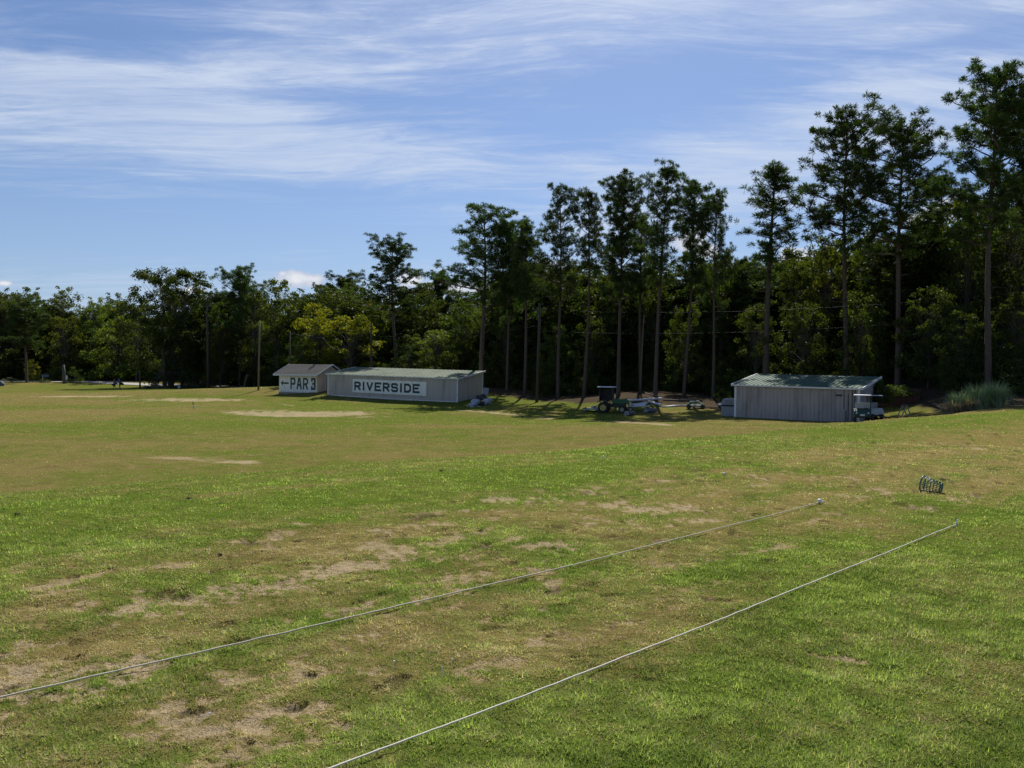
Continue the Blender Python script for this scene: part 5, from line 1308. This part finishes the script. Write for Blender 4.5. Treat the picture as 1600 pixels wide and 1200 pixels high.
# ---- two golfers walking on the left field
def person(g, rz, lb, shirt, shorts, lean_, stride, capc, seed):
    e_ = thing('person', lb, 'person', g, rz)
    Lz = lean_
    J = {'pel': (0, 0, .93), 'sp': (Lz * .35, 0, 1.15), 'ch': (Lz * .7, 0, 1.36), 'nk': (Lz, 0, 1.50), 'hd': (Lz * 1.1 + .02, 0, 1.60), 'ht': (Lz * 1.15 + .02, 0, 1.72)}
    for s_, n_ in ((-1, 'r'), (1, 'l')):
        f = stride * s_
        J['hip' + n_] = (0, .10 * s_, .90); J['kn' + n_] = (f * .45 + .06, .10 * s_, .50); J['an' + n_] = (f * .95 - .04, .10 * s_, .09 + (.04 if f < 0 else 0)); J['to' + n_] = (f * .95 + .14, .10 * s_, .035 + (.0 if f > 0 else .02))
        J['sh' + n_] = (Lz * .8, .19 * s_, 1.42); J['el' + n_] = (Lz * .6 - f * .35, .25 * s_, 1.15); J['wr' + n_] = (Lz * .6 - f * .30 + .16, .23 * s_, .95); J['ha' + n_] = (Lz * .6 - f * .30 + .22, .22 * s_, .88)
    def skin(name, edges, rad_, mat, root):
        names = []
        for a, b in edges:
            for q_ in (a, b):
                if q_ not in names: names.append(q_)
        me = bpy.data.meshes.new(name); me.from_pydata([J[q_] for q_ in names], [(names.index(a), names.index(b)) for a, b in edges], [])
        o = link(name, me, mat, e_); o.modifiers.new('skin', 'SKIN')
        for i, q_ in enumerate(names):
            r_ = rad_[q_]; me.skin_vertices[0].data[i].radius = (r_, r_) if not isinstance(r_, tuple) else r_
            me.skin_vertices[0].data[i].use_root = q_ == root
        sb = o.modifiers.new('sub', 'SUBSURF'); sb.levels = sb.render_levels = 1
        return o
    Es = [('pel', 'sp'), ('sp', 'ch'), ('ch', 'nk'), ('nk', 'hd'), ('hd', 'ht')]
    for n_ in 'rl': Es += [('pel', 'hip' + n_), ('hip' + n_, 'kn' + n_), ('kn' + n_, 'an' + n_), ('an' + n_, 'to' + n_), ('ch', 'sh' + n_), ('sh' + n_, 'el' + n_), ('el' + n_, 'wr' + n_), ('wr' + n_, 'ha' + n_)]
    rad_ = dict(pel=.12, sp=.115, ch=.13, nk=.055, hd=.10, ht=.07, ha=.035)
    for n_ in 'rl': rad_.update({'hip' + n_: .085, 'kn' + n_: .055, 'an' + n_: .04, 'to' + n_: .035, 'sh' + n_: .05, 'el' + n_: .04, 'wr' + n_: .028, 'ha' + n_: .034})
    M_skin = paint('skin', (.42, .26, .18), .6, dirt=.1)
    skin('body', Es, rad_, M_skin, 'pel')
    r2_ = dict(pel=.135, sp=.14, ch=.155, nk=.06)
    for n_ in 'rl': r2_.update({'sh' + n_: .075, 'el' + n_: .062})
    skin('shirt', [('pel', 'sp'), ('sp', 'ch'), ('ch', 'nk')] + [('ch', 'sh' + n_) for n_ in 'rl'] + [('sh' + n_, 'el' + n_) for n_ in 'rl'], r2_, shirt, 'pel')
    r3_ = dict(pel=.145)
    for n_ in 'rl': r3_.update({'hip' + n_: .11, 'kn' + n_: .085})
    skin('shorts', [('pel', 'hip' + n_) for n_ in 'rl'] + [('hip' + n_, 'kn' + n_) for n_ in 'rl'], r3_, shorts, 'pel')
    h_ = J['ht']; MB().lathe([(.001, .075), (.06, .065), (.10, .02), (.112, -.04), (.105, -.045)], 'Z', 14, None, (h_[0], h_[1], h_[2] + .01)).build('hair', capc, e_, True)
    for n_ in 'rl':
        t_ = J['to' + n_]; MB().box((t_[0] - .05, t_[1], t_[2] + .01), (.28, .10, .08)).build('shoe', M_dark, e_, bevel=.02)
    return e_
M_hair = paint('hair_dark', (.03, .02, .015), .8)
gp1 = G(179, 133); gp2 = G(187.5, 134)
person(gp1, R(200), 'golfer in a dull red top and dark shorts, left of the two walking with bags', paint('top_red', (.26, .10, .10), .8), paint('shorts_dark', (.05, .05, .07), .8), .05, .22, M_hair, 1)
person(gp2, R(185), 'golfer in a bright blue shirt, right of the two walking with bags', paint('shirt_blue', (.03, .07, .45), .8), paint('shorts_tan', (.22, .17, .13), .8), .12, -.20, paint('cap_blue', (.04, .08, .35), .7), 2)
def golf_bag(c, dirv, lb, mat):
    e_ = thing('golf_bag', lb, 'golf bag', c, 0); q_ = Vector((0, 0, 1)).rotation_difference(Vector(dirv).normalized()); e_.rotation_mode = 'QUATERNION'; e_.rotation_quaternion = q_
    MB().lathe([(.001, -.42), (.12, -.42), (.13, -.38), (.125, .38), (.14, .42), (.11, .42), (.10, .36), (.001, .36)], 'Z', 14).build('barrel', mat, e_, True)
    MB().box((.13, 0, -.12), (.10, .2, .42)).build('pocket', mat, e_, bevel=.03)
    for k in range(6):
        a = k * 1.05; MB().path([(.06 * math.cos(a), .06 * math.sin(a), .3), (.07 * math.cos(a), .07 * math.sin(a), .58 + .03 * k)], .007, 5).box((.07 * math.cos(a) + .02, .07 * math.sin(a), .60 + .03 * k), (.08, .03, .05)).build('club', M_grey, e_)
    MB().path([(-.12, 0, .3), (-.26, 0, .1), (-.26, 0, -.1), (-.12, 0, -.25)], .018, 5).build('strap', M_dark, e_)
golf_bag(gp2 + Vector((.32, -.28, 1.02)), (-.75, -.1, .45), 'black golf bag slung behind the golfer in the blue shirt', M_blackp)
golf_bag(gp1 + Vector((.12, -.30, .95)), (.85, .1, .40), 'dark golf bag carried by the golfer in the dull red top', paint('bag_navy', (.03, .035, .06), .6))
